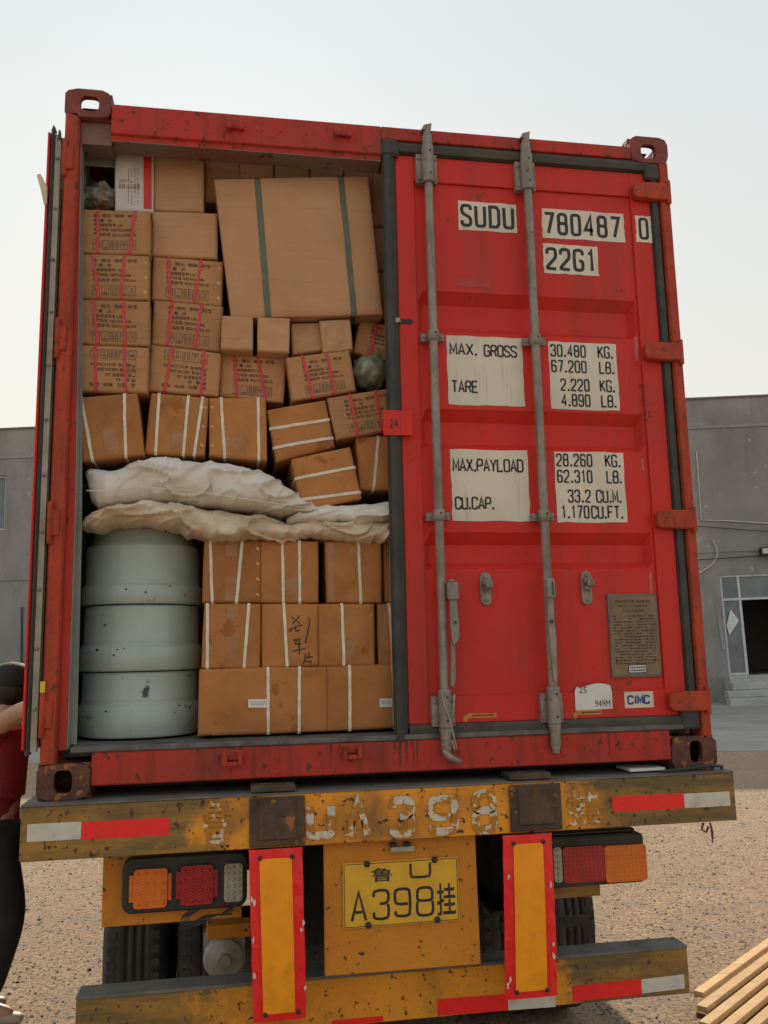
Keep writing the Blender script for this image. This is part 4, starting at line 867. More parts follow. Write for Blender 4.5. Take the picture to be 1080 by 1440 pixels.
# plain cartons
carton([(217, 219), (286, 222), (286, 298), (217, 295)], .17, 'plain pale carton at the very top, right of the white carton', 'cartonpale', depth=.3, group=GS)
carton([(215, 297), (305, 300), (305, 363), (214, 359)], .16, 'plain pale carton standing on the second printed column', 'cartonpale', depth=.3, group=GS)
carton([(313, 444), (355, 446), (355, 492), (311, 490)], .12, 'small plain carton under the big carton, leftmost of the four', 'cartonpale', depth=.24, group='small plain cartons under the big one', A=.001)
carton([(363, 446), (407, 448), (406, 495), (363, 493)], .12, 'small plain carton under the big carton, second of the four from the left', 'cartonpale', depth=.24, group='small plain cartons under the big one', A=.001)
carton([(410, 455), (449, 454), (453, 492), (412, 498)], .17, 'small plain carton set back and darker, third of the four under the big carton', 'cartonpale', depth=.24, group='small plain cartons under the big one', A=.001)
carton([(450, 451), (492, 449), (496, 491), (455, 496)], .14, 'small slightly tilted plain carton, rightmost of the four under the big carton', 'cartonpale', depth=.24, group='small plain cartons under the big one', A=.001)
carton([(302, 252), (517, 247), (538, 441), (326, 446)], .12, 'very large pale carton bound with two olive straps near the top', 'cartonpale', straps=(((362, 252), (377, 445)), ((479, 249), (498, 443))), sm='strapgreen', sw=.0235, depth=.10, A=.012, group=None, name='large_cardboard_box')
bk = [(289, 336, 222), (337, 384, 224), (387, 434, 227), (437, 482, 231), (485, 526, 235)]
lbl = ['back row carton under the header directly right of the topmost plain carton', 'second back row carton above the left green strap of the big carton', 'middle back row carton seen above the big carton', 'fourth back row carton above the big carton, left of the right olive strap', 'last back row carton above the upper right corner of the big carton']
for (a, b, v), l in zip(bk, lbl): carton([(a, v), (b, v+1), (b, v+62), (a, v+61)], .235, l, 'carton', depth=.3, group='back row cartons under the roof', A=.001)
for (u0, u1, v0, v1), l in zip(((524, 566, 237, 317), (527, 568, 320, 380), (530, 570, 383, 448)), ('brown carton beside the door gasket level with the top of the big carton', 'brown carton beside the door gasket halfway down the big carton', 'brown carton beside the door gasket near the bottom of the big carton')):
    carton([(u0, v0), (u1, v0), (u1, v1), (u0, v1)], .235, l, 'cartonpale', depth=.3, group='cartons half hidden behind the door edge', A=.001)
# white glossy carton with red stripe
r_, P_, (A_, s_) = carton([(162, 210), (215, 214), (215, 298), (162, 296)], .15, 'white carton with a red stripe and black print at the top left', 'boxwhite', depth=.3, group=None, name='white_carton', A=.0)
mb = MB(); vs = [st_point(P_, .755+.215*i/4, .004+.992*j/12, 0, s_, .0020) for j in range(13) for i in range(5)]; mb.add(vs, [(j*5+i, j*5+i+1, (j+1)*5+i+1, (j+1)*5+i) for j in range(12) for i in range(4)]); mb.build('stripe', 'boxred', r_, fixn=False)
mb = MB(); rg = random.Random(2)
V, Fc = font2d('易碎 小心轻放', 1); V = fit2d(V, 0, 1, 0, 1); mb.add([st_point(P_, .08+.58*a, .36+.09*b, 0, s_, .001) for a, b in V], Fc)
V, Fc = font2d('(50×1)', 1); V = fit2d(V, 0, 1, 0, 1); mb.add([st_point(P_, .10+.30*a, .46+.06*b, 0, s_, .001) for a, b in V], Fc)
for k in range(4):
    for j in range(26):
        if rg.random() < .8: a, b = .34+k*.085, .10+j*.024; mb.add([st_point(P_, x, y, 0, s_, .001) for x, y in ((a, b), (a+.022, b), (a+.022, b+.014), (a, b+.014))], [(0, 1, 2, 3)])
mb.build('print', 'printgrey', r_, fixn=False)
# white strapped cartons
def S(*p): return tuple(p)
carton([(105, 560), (192, 553), (202, 639), (116, 648)], .10, 'tilted dark brown white strapped carton on the sacks against the left wall', 'cartondark', straps=(((114, 558), (130, 646)), ((175, 553), (177, 642))), tapes=((.38, .62, .05, .45),), group=GW, staples=0)
carton([(213, 553), (293, 560), (287, 640), (204, 637)], .13, 'dark brown carton with three white straps standing on the upper sack', 'cartondark', straps=(((224, 554), (219, 637)), ((265, 557), (258, 639)), ((285, 559), (273, 640))), tapes=((.42, .66, .0, .38),), group=GW, staples=3)
carton([(295, 560), (373, 560), (375, 647), (295, 640)], .13, 'dark brown carton with two widely spaced white straps above the sack middle', 'cartondark', straps=(((311, 560), (316, 642)), ((363, 560), (364, 647))), tapes=((.38, .62, .02, .40),), group=GW, staples=-3)
carton([(376, 577), (457, 563), (470, 628), (389, 649)], .14, 'tilted carton with two sideways white straps, upper of the two tilted ones', 'cartondark', straps=(((379, 603), (463, 590)), ((385, 630), (467, 616))), group=GW, staples=0)
carton([(411, 646), (492, 629), (508, 700), (426, 717)], .09, 'tilted carton with two sideways white straps resting on the white sack', 'cartondark', straps=(((417, 673), (499, 657)), ((422, 703), (506, 692))), group=GW)
carton([(501, 614), (556, 613), (562, 688), (507, 688)], .15, 'brown carton with one white strap squeezed beside the door gasket above the sacks', 'cartondark', straps=(((532, 613), (525, 688)),), group=GW)
carton([(288, 760), (366, 761), (366, 847), (285, 847)], .12, 'white strapped carton right of the green drums just below the sacks', 'cartondark', straps=(((295.6, 760), (298.5, 847)), ((340.6, 760), (332.6, 847))), tapes=((.38, .60, .03, .42), (.38, .58, .74, .97)), group=GW, staples=4)
carton([(367, 761), (447, 762), (447, 847), (367, 847)], .12, 'middle white strapped carton in the row just below the sacks', 'cartondark', straps=(((397, 761), (398.4, 847)), ((421, 761), (421.5, 847))), tapes=((.42, .64, .0, .40),), group=GW)
carton([(458, 762), (536, 762), (537, 847), (461, 847)], .12, 'carton with one white strap and scuffed left edge in the row below the sacks', 'cartondark', straps=(((504, 762), (507.4, 847)),), tapes=((.40, .62, .78, .99), (.02, .14, .02, .98)), group=GW)
carton([(539, 763), (570, 763), (572, 847), (541, 847)], .15, 'narrow strip of carton behind the door gasket in the row below the sacks', 'cartondark', group=GW, straps=(((549, 763), (551, 847)),))
carton([(288, 850), (366, 850), (365, 940), (283.7, 940)], .11, 'white strapped carton right of the drums in the middle row', 'cartondark', straps=(((291.7, 850), (291.7, 940)), ((350, 850), (343, 940))), tapes=((.40, .64, .0, .50), (.40, .60, .78, .99)), group=GW)
r_, P_, (A_, s_) = carton([(369, 850), (447, 850), (447, 936), (369, 939)], .11, 'white strapped carton with handwritten black characters', 'cartondark', straps=(((399, 850), (403.7, 938)),), group=GW)
mb = MB()
H = [[(505, 430), (545, 462)], [(545, 425), (508, 465)], [(488, 495), (520, 480), (556, 468)], [(522, 475), (526, 500)], [(505, 492), (500, 502)], [(545, 490), (535, 498), (525, 492)], [(588, 433), (592, 450), (586, 480), (578, 520), (572, 556)],
     [(513, 542), (550, 533)], [(530, 540), (520, 562), (552, 556)], [(541, 536), (543, 606)], [(512, 594), (540, 586), (570, 580)], [(572, 604), (570, 632), (559, 660)], [(572, 624), (607, 619)], [(589, 600), (589, 622)], [(571, 643), (599, 639), (597, 664)]]
for h in H:
    pts = []
    for (a, b) in h: s, t = inv(P_, at(260+a/3.375, 740+b/3.375, .11)); pts.append(Vector((s, t)))
    w_ = (P_[1]-P_[0]).length; hh_ = (P_[0]-P_[3]).length
    vs, fs = ribbon([Vector((p.x*w_, p.y*hh_)) for p in chaikin(pts, 0, 1)], 0, .0045); mb.add([st_point(P_, p[0]/w_, p[1]/hh_, A_, s_, .0012) for p in vs], fs)
mb.build('handwriting', 'ink', r_, fixn=False)
carton([(448, 850), (526, 850), (527, 936), (449, 937)], .11, 'white strapped carton in the middle row right of the handwritten one', 'cartondark', straps=(((480.7, 850), (483.7, 937)),), tapes=((.50, .66, .0, .45),), group=GW)
carton([(531, 850), (572, 850), (574, 936), (533, 937)], .13, 'crumpled carton half hidden by the door gasket in the middle row', 'cartondark', straps=(((547, 850), (553, 936)),), tapes=((.10, .28, .02, .98),), group=GW)
for (q_, sts, sk, l) in (([(281, 942), (459, 938), (460, 1028), (279, 1035)], (((377, 940), (377, 1031)), ((421, 939), (420.6, 1030))), (349, 378, 983, 995), 'long bottom row carton with two white straps standing beside the lowest drum'),
                    ([(460, 938), (574, 934), (576, 1022), (461, 1028)], (((491.4, 937), (492, 1027)), ((552, 935), (555, 1024))), (533, 551, 982, 994), 'bottom row carton with a white sticker at the door gasket')):
    r_, P_, (A_, s_) = carton(q_, .10, l, 'cartondark', straps=sts, depth=.4, group=GW)
    c = [inv(P_, at(u, v, .10)) for (u, v) in ((sk[0], sk[2]), (sk[1], sk[2]), (sk[1], sk[3]), (sk[0], sk[3]))]
    mb = MB(); mb.add([st_point(P_, s, t, A_, s_, .0040) for s, t in c], [(0, 1, 2, 3)])
    for k in range(14): s0 = c[0][0]+(c[1][0]-c[0][0])*(.12+.055*k); tt = c[3][1]+(c[0][1]-c[3][1])*(.3 if k % 2 else .55); mb.add([st_point(P_, a, b, A_, s_, .0046) for a, b in ((s0, tt), (s0+.006, tt), (s0+.006, tt+.02), (s0, tt+.02))], [(0, 1, 2, 3)], 1)
    mb.build('sticker', ['whitesheet', 'printgrey'], r_, fixn=False)
# hidden fill behind the front rows so the stack has depth
carton([(300, 252), (520, 255), (520, 1020), (300, 1020)], .70, 'deep row of cartons in the dark behind the front stack', 'carton', depth=2.0, group=None, name='cardboard_box', A=0)

# ------------------------------------------------------------------ sacks
def sack(name, label, top, bot, Y, dep, mm, seed, fold=.02, group='woven sacks on the cartons', seam=None):
    """top/bot: outlines in photo points on plane Y; a closed rumpled body between them"""
    T = [at(u, v, Y) for u, v in top]; B = [at(u, v, Y) for u, v in bot]
    def samp(Pl, x):
        for i in range(len(Pl)-1):
            if Pl[i].x <= x <= Pl[i+1].x: f = (x-Pl[i].x)/(Pl[i+1].x-Pl[i].x+1e-9); return Pl[i].z+(Pl[i+1].z-Pl[i].z)*(f*f*(3-2*f)*.5+f*.5)
        return Pl[0].z if x < Pl[0].x else Pl[-1].z
    x0, x1 = max(T[0].x, B[0].x), min(T[-1].x, B[-1].x); n = 300; mm_ = 90; mb = MB(); vs = []
    for i in range(n+1):
        f = i/n; x = x0+(x1-x0)*f; zt, zb = samp(T, x), samp(B, x); zb += .010*noise.noise(Vector((x*14, seed, 0)))+.005*noise.noise(Vector((x*40, seed, 3))); zt += .006*noise.noise(Vector((x*16, seed, 7))); h = max(zt-zb, .004); endk = min(1, min(f, 1-f)*9+.12)**.5
        for k in range(mm_):
            a = 2*PI*k/mm_; c, s_ = math.cos(a), math.sin(a)
            zc = (zt+zb)/2+h/2*math.copysign(abs(s_)**.8, s_); yc = Y+dep-dep*math.copysign(abs(c)**.75, c)*endk
            p = Vector((x, yc, zc))
            q1 = Vector((x*4+seed, zc*9+x*2.5, yc*3)); wob = noise.noise(q1)
            def rdg(u_, v_, k_): return (1-abs(noise.noise(Vector((u_, v_, k_+seed)))*2.8))
            r1 = max(rdg(x*2.4+wob*.8, zc*13-x*3.0+wob*1.5, 1), 0)**4; r2 = max(rdg(x*6+zc*8, zc*15-x*8+wob, 4), 0)**4
            r3 = max(rdg(x*15-zc*22, zc*26+x*14, 7), 0)**2; w3 = noise.noise(Vector((x*40, zc*46+x*9, seed)))
            dsp = fold*(wob*1.1+r1*1.35+r2*.42+r3*.07+w3*.03-.5)*(.35+.65*endk)
            fr = max(c, 0)**.5
            vs.append(p+Vector((0, -dsp*fr, dsp*.25*s_)))
    fs = [(i*mm_+k, i*mm_+(k+1) % mm_, (i+1)*mm_+(k+1) % mm_, (i+1)*mm_+k) for i in range(n) for k in range(mm_)]
    mb.add(vs, fs, 0, True); mb.add(vs[:mm_], [tuple(range(mm_))]); mb.add(vs[-mm_:], [tuple(range(mm_))])
    root = thing(name, label, 'sack', ((x0+x1)/2, Y+dep, min(b.z for b in B)), group)
    mb.build('cloth', mm, root, fixn=True)
    if seam:
        pts = [at(u, v, Y) for u, v in seam]; sb = MB(); pp = []
        for p in pts:
            zt, zb = samp(T, p.x), samp(B, p.x); q = min(max(((p.z-zb)/(zt-zb)-.5)*2, -.98), .98); cc = (1-abs(q)**(2/.8))**.5
            pp.append(Vector((p.x, Y+dep-dep*abs(cc)**.75-fold*.9, p.z)))
        sb.tube(pp, .0017, 6); sb.build('seam', mm, root)
    return root
sack('woven_sack', 'bulging white woven sack under the white strapped cartons, upper of the sacks',
     [(113, 655), (120, 647), (150, 654), (190, 645), (232, 637), (290, 640), (340, 648), (378, 660), (408, 680), (432, 700), (462, 716)],
     [(113, 660), (122, 700), (135, 712), (165, 706), (220, 700), (270, 708), (340, 715), (400, 722), (440, 722), (462, 718)], .045, .14, 'sack', 1.7, .024, seam=[(122, 690), (150, 692), (200, 686), (260, 690), (330, 700), (390, 709), (440, 716)])
sack('woven_sack', 'crumpled tan woven sack spilling over the green drums, lower left of the sacks',
     [(102, 734), (118, 722), (140, 714), (165, 704), (225, 702), (300, 712), (360, 720), (420, 735), (436, 742)],
     [(102, 736), (115, 741), (132, 744), (150, 738), (190, 736), (240, 741), (275, 752), (300, 758), (350, 754), (400, 757), (436, 752)], .035, .14, 'sacktan', 5.2, .026)
sack('woven_sack', 'whitish woven sack end between the tilted cartons and the door gasket',
     [(405, 722), (440, 712), (470, 708), (500, 705), (520, 702), (548, 701), (566, 702)],
     [(405, 734), (440, 735), (480, 734), (520, 737), (548, 733), (566, 733)], .05, .12, 'sack', 8.8, .020)
sack('woven_sack', 'flat tan woven sack under the whitish sack end and above the cartons at the gasket',
     [(385, 740), (420, 729), (470, 730), (510, 731), (548, 728), (566, 729)],
     [(385, 752), (405, 758), (440, 755), (480, 760), (520, 762), (548, 759), (566, 761)], .06, .12, 'sacktan', 12.3, .020)

def blob(name, c, r, mm, parent, seed, amp=.25, n=28):
    mb = MB(); vs = []; fs = []
    for i in range(n+1):
        th = PI*i/n
        for k in range(n*2):
            ph = PI*k/n; d = Vector((math.sin(th)*math.cos(ph), math.sin(th)*math.sin(ph), math.cos(th)))
            a = 1+amp*(noise.noise(d*2.2+Vector((seed, 0, 0)))+.8*(abs(noise.noise(Vector((d.x*5, d.y*5, d.z*1.8+seed))))-.2)+.12*noise.noise(d*9))
            vs.append(Vector(c)+Vector((d.x*r[0], d.y*r[1], d.z*r[2]))*a)
    m_ = n*2
    fs = [(i*m_+k, i*m_+(k+1) % m_, (i+1)*m_+(k+1) % m_, (i+1)*m_+k) for i in range(n) for k in range(m_)]
    mb.add(vs, fs, 0, True); return mb.build(name, mm, parent, fixn=False)
p = at(143, 280, .22); bg_ = thing('plastic_bag', 'crumpled clear plastic bag with reddish filling beside the white carton', 'plastic bag', (p.x, .22, p.z-.04))
blob('filling', (p.x+.006, .22, p.z-.012), (.048, .05, .026), 'redfill', bg_, 3, .5); blob('film', (p.x, .22, p.z), (.066, .07, .044), 'film', bg_, 6, .55)
q = MB(); q.tube([(p.x-.04, .19, p.z), (p.x-.058, .17, p.z-.02), (p.x-.066, .17, p.z-.045)], [.02, .011, .004], 7); q.build('twisted_end', 'film', bg_)
p = at(522, 524, .22); ob = blob('olive_plastic_bag', (p.x, .22, p.z), (.080, .07, .072), 'olive', None, 9, .15); tag(recenter(ob), 'olive plastic bag stuffed between the tilted printed cartons by the gasket', 'plastic bag')

# ------------------------------------------------------------------ stacked green drums
cxy = (.290, .360)
def drum(z0, z1, band, label, first=False):
    rt = thing('steel_drum', label, 'drum', (cxy[0], cxy[1], z0), 'pale green drums stacked in the container')
    rb, rr_ = .2275, .2145
    pr = [(.0, z0+.004), (rb-.03, z0+.002), (rb-.004, z0+.002), (rb, z0+.008), (rb, z0+band-.006), (rb-.004, z0+band)]
    q = MB(); q.lathe(pr, (*cxy, 0), 72); q.build('rim_band', 'drum', rt)
    q = MB(); zz = z0+band
    q.lathe([(rb-.0045, zz-.001), (rr_+.004, zz+.003), (rr_+.001, zz+.014), (rr_+.003, zz+.020), (rr_, zz+.026), (rr_, z1-.014 if not first else z1-.075), *([(rr_, z1-.002), (rr_-.02, z1-.001)] if not first else [(rr_-.004, z1-.066), (rr_-.020, z1-.060), (rr_-.026, z1-.012), (rr_-.05, z1), (rr_-.12, z1)]), (.08, z1-.002)], (*cxy, 0), 72)
    q.build('shell', 'drum', rt)
    rg = random.Random(int(z0*100)+3)
    for k in range(7):
        a = rg.uniform(-2.6, -.5); zc = z0+band-rg.choice((.006, .010, .018, .03)) if k < 5 else z1-.02; ro = (rb if k < 5 else rr_)+.0006; w = rg.uniform(.003, .010); hh = rg.uniform(.002, .006); q = MB()
        pl = [(w*rg.uniform(.6, 1)*math.cos(t), hh*rg.uniform(.5, 1)*math.sin(t)) for t in [i*PI/4 for i in range(8)]]
        vs = [(cxy[0]+ro*math.cos(a+p[0]/ro), cxy[1]+ro*math.sin(a+p[0]/ro), zc+p[1]) for p in pl]; q.add(vs, [tuple(range(8))]); q.build('paint_chip', 'ink', rt, fixn=False)
    return rt
drum(.178, .412, .115, 'pale green drum standing on the container floor, bottom of the stack')
drum(.4125, .654, .090, 'pale green drum in the middle of the stack of three')
drum(.6545, .945, .072, 'pale green drum with a stepped shoulder under the tan sack, top of the stack', True)

# ------------------------------------------------------------------ the trailer
tr = thing('semi_trailer', 'yellow flatbed trailer with rusty rear beam carrying the container', 'trailer', (1.22, 0, 0))
BY = -.045
# rear beam: front web, top and bottom flange
q = MB(); q.box(-.037, 2.478, BY, BY+.012, -.178, -.008); q.build('rear_beam', 'yellowbeam', tr, bevel=.003)
q = MB(); q.box(-.037, 2.478, BY-.001, 1.2, -.0075, -.001); q.box(-.036, 2.477, BY+.0125, .2, -.178, -.168); q.box(-.037, -.027, BY+.0125, .22, -.167, -.009); q.box(2.468, 2.478, BY+.0125, .22, -.167, -.009); q.build('deck_plate', 'steel', tr)
for (x0, x1) in ((.694, .880), (1.604, 1.795)):
    q = MB(); q.box(x0, x1, BY-.012, BY-.003, -.172, -.012); q.box(x0+.03, x1-.03, BY-.018, BY-.0125, -.150, -.022); q.build('mounting_plate', 'rustplate', tr, bevel=.003)
    q = MB(); q.box(x0+.005, x1-.03, BY-.006, .06, .002, .024); q.build('twist_lock', 'rustplate', tr, bevel=.004)
# stencilled letters on the beam
def stencil(s_, x0, x1, z0, z1, th=.020, cjk=False):
    q = MB()
    if cjk: V, Fc = font2d(s_, 1, .012); V = fit2d(V, x0, x1, z0, z1)
    else: V, Fc, _ = strokes(s_, x0+th/2, z0, z1-z0, x1-x0-th, 0, th)
    q.add([(a, BY-.0040, b) for a, b in V], Fc); q.build('painted_letter', 'paintwhite', tr, fixn=False)
def bx(u, v): return at(u, v, BY)
for s_, (u0, v0, u1, v1), cjk in (('鲁', (284, 1124, 319, 1190), True), ('U', (430, 1133, 471, 1176), False), ('A', (485, 1124, 522, 1176), False), ('3', (547, 1124, 583, 1173), False), ('9', (602, 1122, 644, 1170), False), ('8', (664, 1114, 698, 1168), False), ('挂', (800, 1110, 842, 1162), True)):
    a, b = bx(u0, v1), bx(u1, v0); stencil(s_, a.x, b.x, a.z, b.z, .027, cjk)
# reflective strips
def strip(x0, x1, z0, z1, y, mm, dz=0):
    q = MB(); q.hexa([(x0, y-.0012, z0), (x1, y-.0012, z0+dz), (x1, y-.0004, z0+dz), (x0, y-.0004, z0), (x0, y-.0012, z1), (x1, y-.0012, z1+dz), (x1, y-.0004, z1+dz), (x0, y-.0004, z1)]); q.build('reflective_strip', mm, tr)
strip(-.015, .1515, -.116, -.061, BY, 'reflwhite'); strip(.152, .432, -.118, -.063, BY, 'reflred')
strip(1.992, 2.272, -.124, -.071, BY, 'reflred'); strip(2.2725, 2.455, -.125, -.074, BY, 'reflwhite')
# plate panel
q = MB(); q.hexa([(.948, -.002, -.612), (1.492, -.002, -.615), (1.492, .02, -.615), (.948, .02, -.612), (.948, -.002, -.182), (1.488, -.002, -.182), (1.488, .02, -.182), (.948, .02, -.182)]); q.build('plate_panel', 'yellow', tr, bevel=.003)
q = MB(); q.box(1.012, 1.420, -.0085, -.0055, -.465, -.252); npl = q.build('number_plate', 'plate', tr, bevel=.002)
q = MB(); fr, ff = ribbon([(1.017, -.460), (1.415, -.460), (1.415, -.257), (1.017, -.257)], 1, .0022); q.add([(a[0], -.0091, a[1]) for a in fr], ff)
def pch(s_, x0, x1, z0, z1, th=.0095):
    V, Fc, _ = strokes(s_, x0+th/2, z0+th/2, z1-z0-th, x1-x0-th, 0, th); q.add([(a, -.0093, b) for a, b in V], Fc)
def pcj(s_, x0, x1, z0, z1): V, Fc = font2d(s_, 1, .012); V = fit2d(V, x0, x1, z0, z1); q.add([(a, -.0093, b) for a, b in V], Fc)
pw = lambda u, v: at(u, v, -.009)
def pbox(u0, v0, u1, v1): a, b = pw(u0, v1), pw(u1, v0); return a.x, b.x, a.z, b.z
pcj('鲁', *pbox(522, 1219, 551, 1241)); pch('U', *pbox(576, 1211, 606, 1236), .0085)
pch('A', *pbox(493, 1252, 516, 1298)); pch('3', *pbox(524, 1249, 548, 1295)); pch('9', *pbox(554, 1247, 578, 1291)); pch('8', *pbox(585, 1245, 610, 1290)); pcj('挂', *pbox(615, 1241, 640, 1288))
q.build('plate_lettering', 'ink', npl, fixn=False)
for (u, v) in ((516, 1215), (611, 1209), (518, 1301), (615, 1293)):
    p = pw(u, v); q = MB(); q.lathe([(0, -.010), (.007, -.009), (.011, -.004), (.011, 0)], (p.x, -.0085, p.z), 10, axis='y'); q.build('bolt', 'chassis', npl)
p = at(566, 1192, -.02); q = MB(); q.box(p.x-.042, p.x+.042, -.03, -.003, p.z-.014, p.z+.004); q.build('plate_lamp', 'lensclear', tr, bevel=.004)
for (xa, xb) in ((p.x-.046, p.x-.02), (p.x+.006, p.x+.03)):
    q = MB(); q.box(xa, xb, -.028, -.003, p.z+.005, p.z+.018); q.build('lamp_cap', 'blackplastic', tr, bevel=.004)
# warning boards
def board(tlx, trx, blx, brx, zt, zb, Y0):
    rows_ = 14; cols = 8; q = MB(); vs = []
    for j in range(rows_+1):
        f = j/rows_; z = zt+(zb-zt)*f; xl = tlx+(blx-tlx)*f; xr = trx+(brx-trx)*f
        for i in range(cols+1):
            s_ = i/cols; e = 1 if i in (0, cols) else 0
            wv = .003*noise.noise(Vector((j*.9, i*.6, tlx*10)))+e*.004*noise.noise(Vector((j*2.1, tlx*31+i, 0)))
            yy = Y0+.006*math.sin(f*PI)*-1+wv+(.006 if e else 0)
            vs.append((xl+(xr-xl)*s_+e*.0025*noise.noise(Vector((j*1.7, i, 5))), yy, z))
    w0 = cols+1; fr = []; inn = []
    base = len(vs)
    for j in range(rows_):
        for i in range(cols): fr.append((j*w0+i, (j+1)*w0+i, (j+1)*w0+i+1, j*w0+i+1))
    q.add(vs, fr, 0); 
    back = [(v[0], v[1]+.003, v[2]) for v in vs]; q.add(back, [f[::-1] for f in fr], 2)
    rim = [i for i in range(w0)]+[j*w0+cols for j in range(1, rows_+1)]+[rows_*w0+i for i in range(cols-1, -1, -1)]+[j*w0 for j in range(rows_-1, 0, -1)]
    k = len(rim); q.add([vs[i] for i in rim]+[back[i] for i in rim], [(i, (i+1) % k, k+(i+1) % k, k+i) for i in range(k)], 0)
    o = q.build('warning_board', ['reflred', 'reflamber', 'steel'], tr, fixn=False)
    # amber field laid 1 mm proud
    q = MB(); R2 = 12; vs = []
    for j in range(R2+1):
        f = .055+.90*j/R2; z = zt+(zb-zt)*f; xl = tlx+(blx-tlx)*f; xr = trx+(brx-trx)*f
        for i in range(5):
            s_ = .19+.60*i/4; vs.append((xl+(xr-xl)*s_, Y0-.006*math.sin(f*PI)-.0040, z))
    q.add(vs, [(j*5+i, (j+1)*5+i, (j+1)*5+i+1, j*5+i+1) for j in range(R2) for i in range(4)], 0, True); q.build('amber_field', 'reflamber', o, fixn=False)
    rg = random.Random(int(tlx*100))
    for (s_, f) in ((.20, .05), (.80, .05), (.22, .955), (.82, .955)):
        x = tlx+(trx-tlx)*s_; z = zt+(zb-zt)*f; q = MB(); q.lathe([(0, -.006), (.006, -.005), (.008, 0)], (x+(blx-tlx)*f, Y0-.0065, z), 8, axis='y'); q.build('bolt', 'chassis', o)
    for k in range(7):
        f = rg.uniform(.25, .95); s_ = rg.choice((.04, .96, .92, .08)); x = tlx+(trx-tlx)*s_+(blx-tlx)*f; z = zt+(zb-zt)*f; q = MB()
        pl = [(x+rg.uniform(.002, .007)*math.cos(a), z+rg.uniform(.002, .016)*math.sin(a)) for a in [i*PI/3 for i in range(6)]]; q.prism(pl, Y0-.0100, Y0-.0092, 'y'); q.build('paint_chip', 'reflwhite', o)
board(.692, .871, .708, .880, -.178, -.712, -.065); board(1.572, 1.752, 1.556, 1.744, -.180, -.714, -.065)
# bumper
q = MB(); q.box(.130, 2.318, .10, .112, -.812, -.655); q.box(.131, 2.317, .1125, .19, -.812, -.802); q.build('bumper', 'yellowbeam', tr, bevel=.003)
q = MB(); q.box(.130, 2.318, .099, .200, -.6545, -.645); q.box(.130, .140, .1125, .19, -.80, -.656); q.box(2.308, 2.318, .1125, .19, -.80, -.656); q.build('bumper_top', 'steel', tr)
strip(1.355, 1.614, -.807, -.752, .0995, 'reflred', -.004); strip(1.6145, 1.792, -.811, -.757, .0995, 'reflwhite', -.003); strip(1.860, 2.126, -.803, -.750, .0985, 'reflred', .004); strip(2.1265, 2.297, -.797, -.748, .0985, 'reflwhite', .004)
q = MB(); q.box(.98, 1.16, .0985, .0995, -.808, -.79); q.build('reflective_strip', 'reflred', tr)
# chassis members
for x in (.74, 1.60):
    q = MB(); q.box(x, x+.12, .20, 11.5, -.12, -.105); q.box(x, x+.12, .20, 11.5, -.52, -.505); q.box(x+.055, x+.065, .20, 11.5, -.504, -.121); q.build('frame_rail', 'chassis', tr)
    q = MB(); q.box(x+.02, x+.10, .05, .095, -.66, -.18); q.build('bumper_arm', 'chassis', tr)
for y in (.26, 1.1, 2.2, 3.6, 5.2):
    q = MB(); q.box(-.02, 2.46, y, y+.08, -.1, -.012); q.build('cross_member', 'chassis', tr)
q = MB(); q.box(.90, 1.55, .9, .95, -.50, -.15); q.build('cross_member', 'chassis', tr)
q = MB(); q.box(.9, 1.56, .35, .36, -.62, -.20); q.build('rear_panel', 'chassis', tr)
for y in (1.52, 2.86, 4.2):
    q = MB(); q.tube([(.2, y, -.85), (2.24, y, -.85)], .07, 14); q.build('axle', 'chassis', tr)
def wheel(x0, x1, y):
    rt = None; zc = -.85; r = .5; wd = x1-x0; q = MB()
    pr = [(.28, 0), (.34, .0), (.40, .0), (.45, .008), (.478, .024), (.494, .045), (.5, .075)]
    xs_ = [.06, .085, .09, .115, .12]; 
    prof_ = [(a, x0+max(b, 0)) for a, b in pr]
    g = [.27, .40, .53, .66, .79]
    for t in g[1:4]: xm = x0+wd*t; prof_ += [(.5, xm-.007), (.489, xm-.005), (.489, xm+.005), (.5, xm+.007)]
    prof_ += [(a, x1-max(b, 0)) for a, b in reversed(pr)]
    q.lathe(prof_, (0, y, zc), 64, axis='x'); 
    # shoulder lugs
    nl = 56
    for k in range(nl):
        a = 2*PI*k/nl; c, s_ = math.cos(a), math.sin(a); dt = .016
        for (xa, xb) in ((x0+.030, x0+.066), (x1-.066, x1-.030)):
            P8 = []
            for rr in (.485, .5025):
                for (xx, tt) in ((xa, -dt), (xb, -dt), (xb, dt), (xa, dt)): P8.append((xx, y+rr*c-tt*s_, zc+rr*s_+tt*c))
            q.hexa(P8)
    wo = q.build('tyre', 'tyre', tr)
    q = MB(); q.lathe([(.28, x0+.02), (.26, x0+.03), (.25, x0+.10), (.12, x0+.13), (.11, x0+.05), (.0, x0+.05)], (0, y, zc), 32, axis='x'); q.lathe([(.28, x1-.02), (.25, x1-.05), (.25, x1-.12)], (0, y, zc), 32, axis='x'); q.build('rim', 'rim', wo)
for y in (1.52, 2.86, 4.2):
    for (a, b) in ((.075, .355), (.395, .675), (1.765, 2.045), (2.085, 2.365)): wheel(a, b, y)
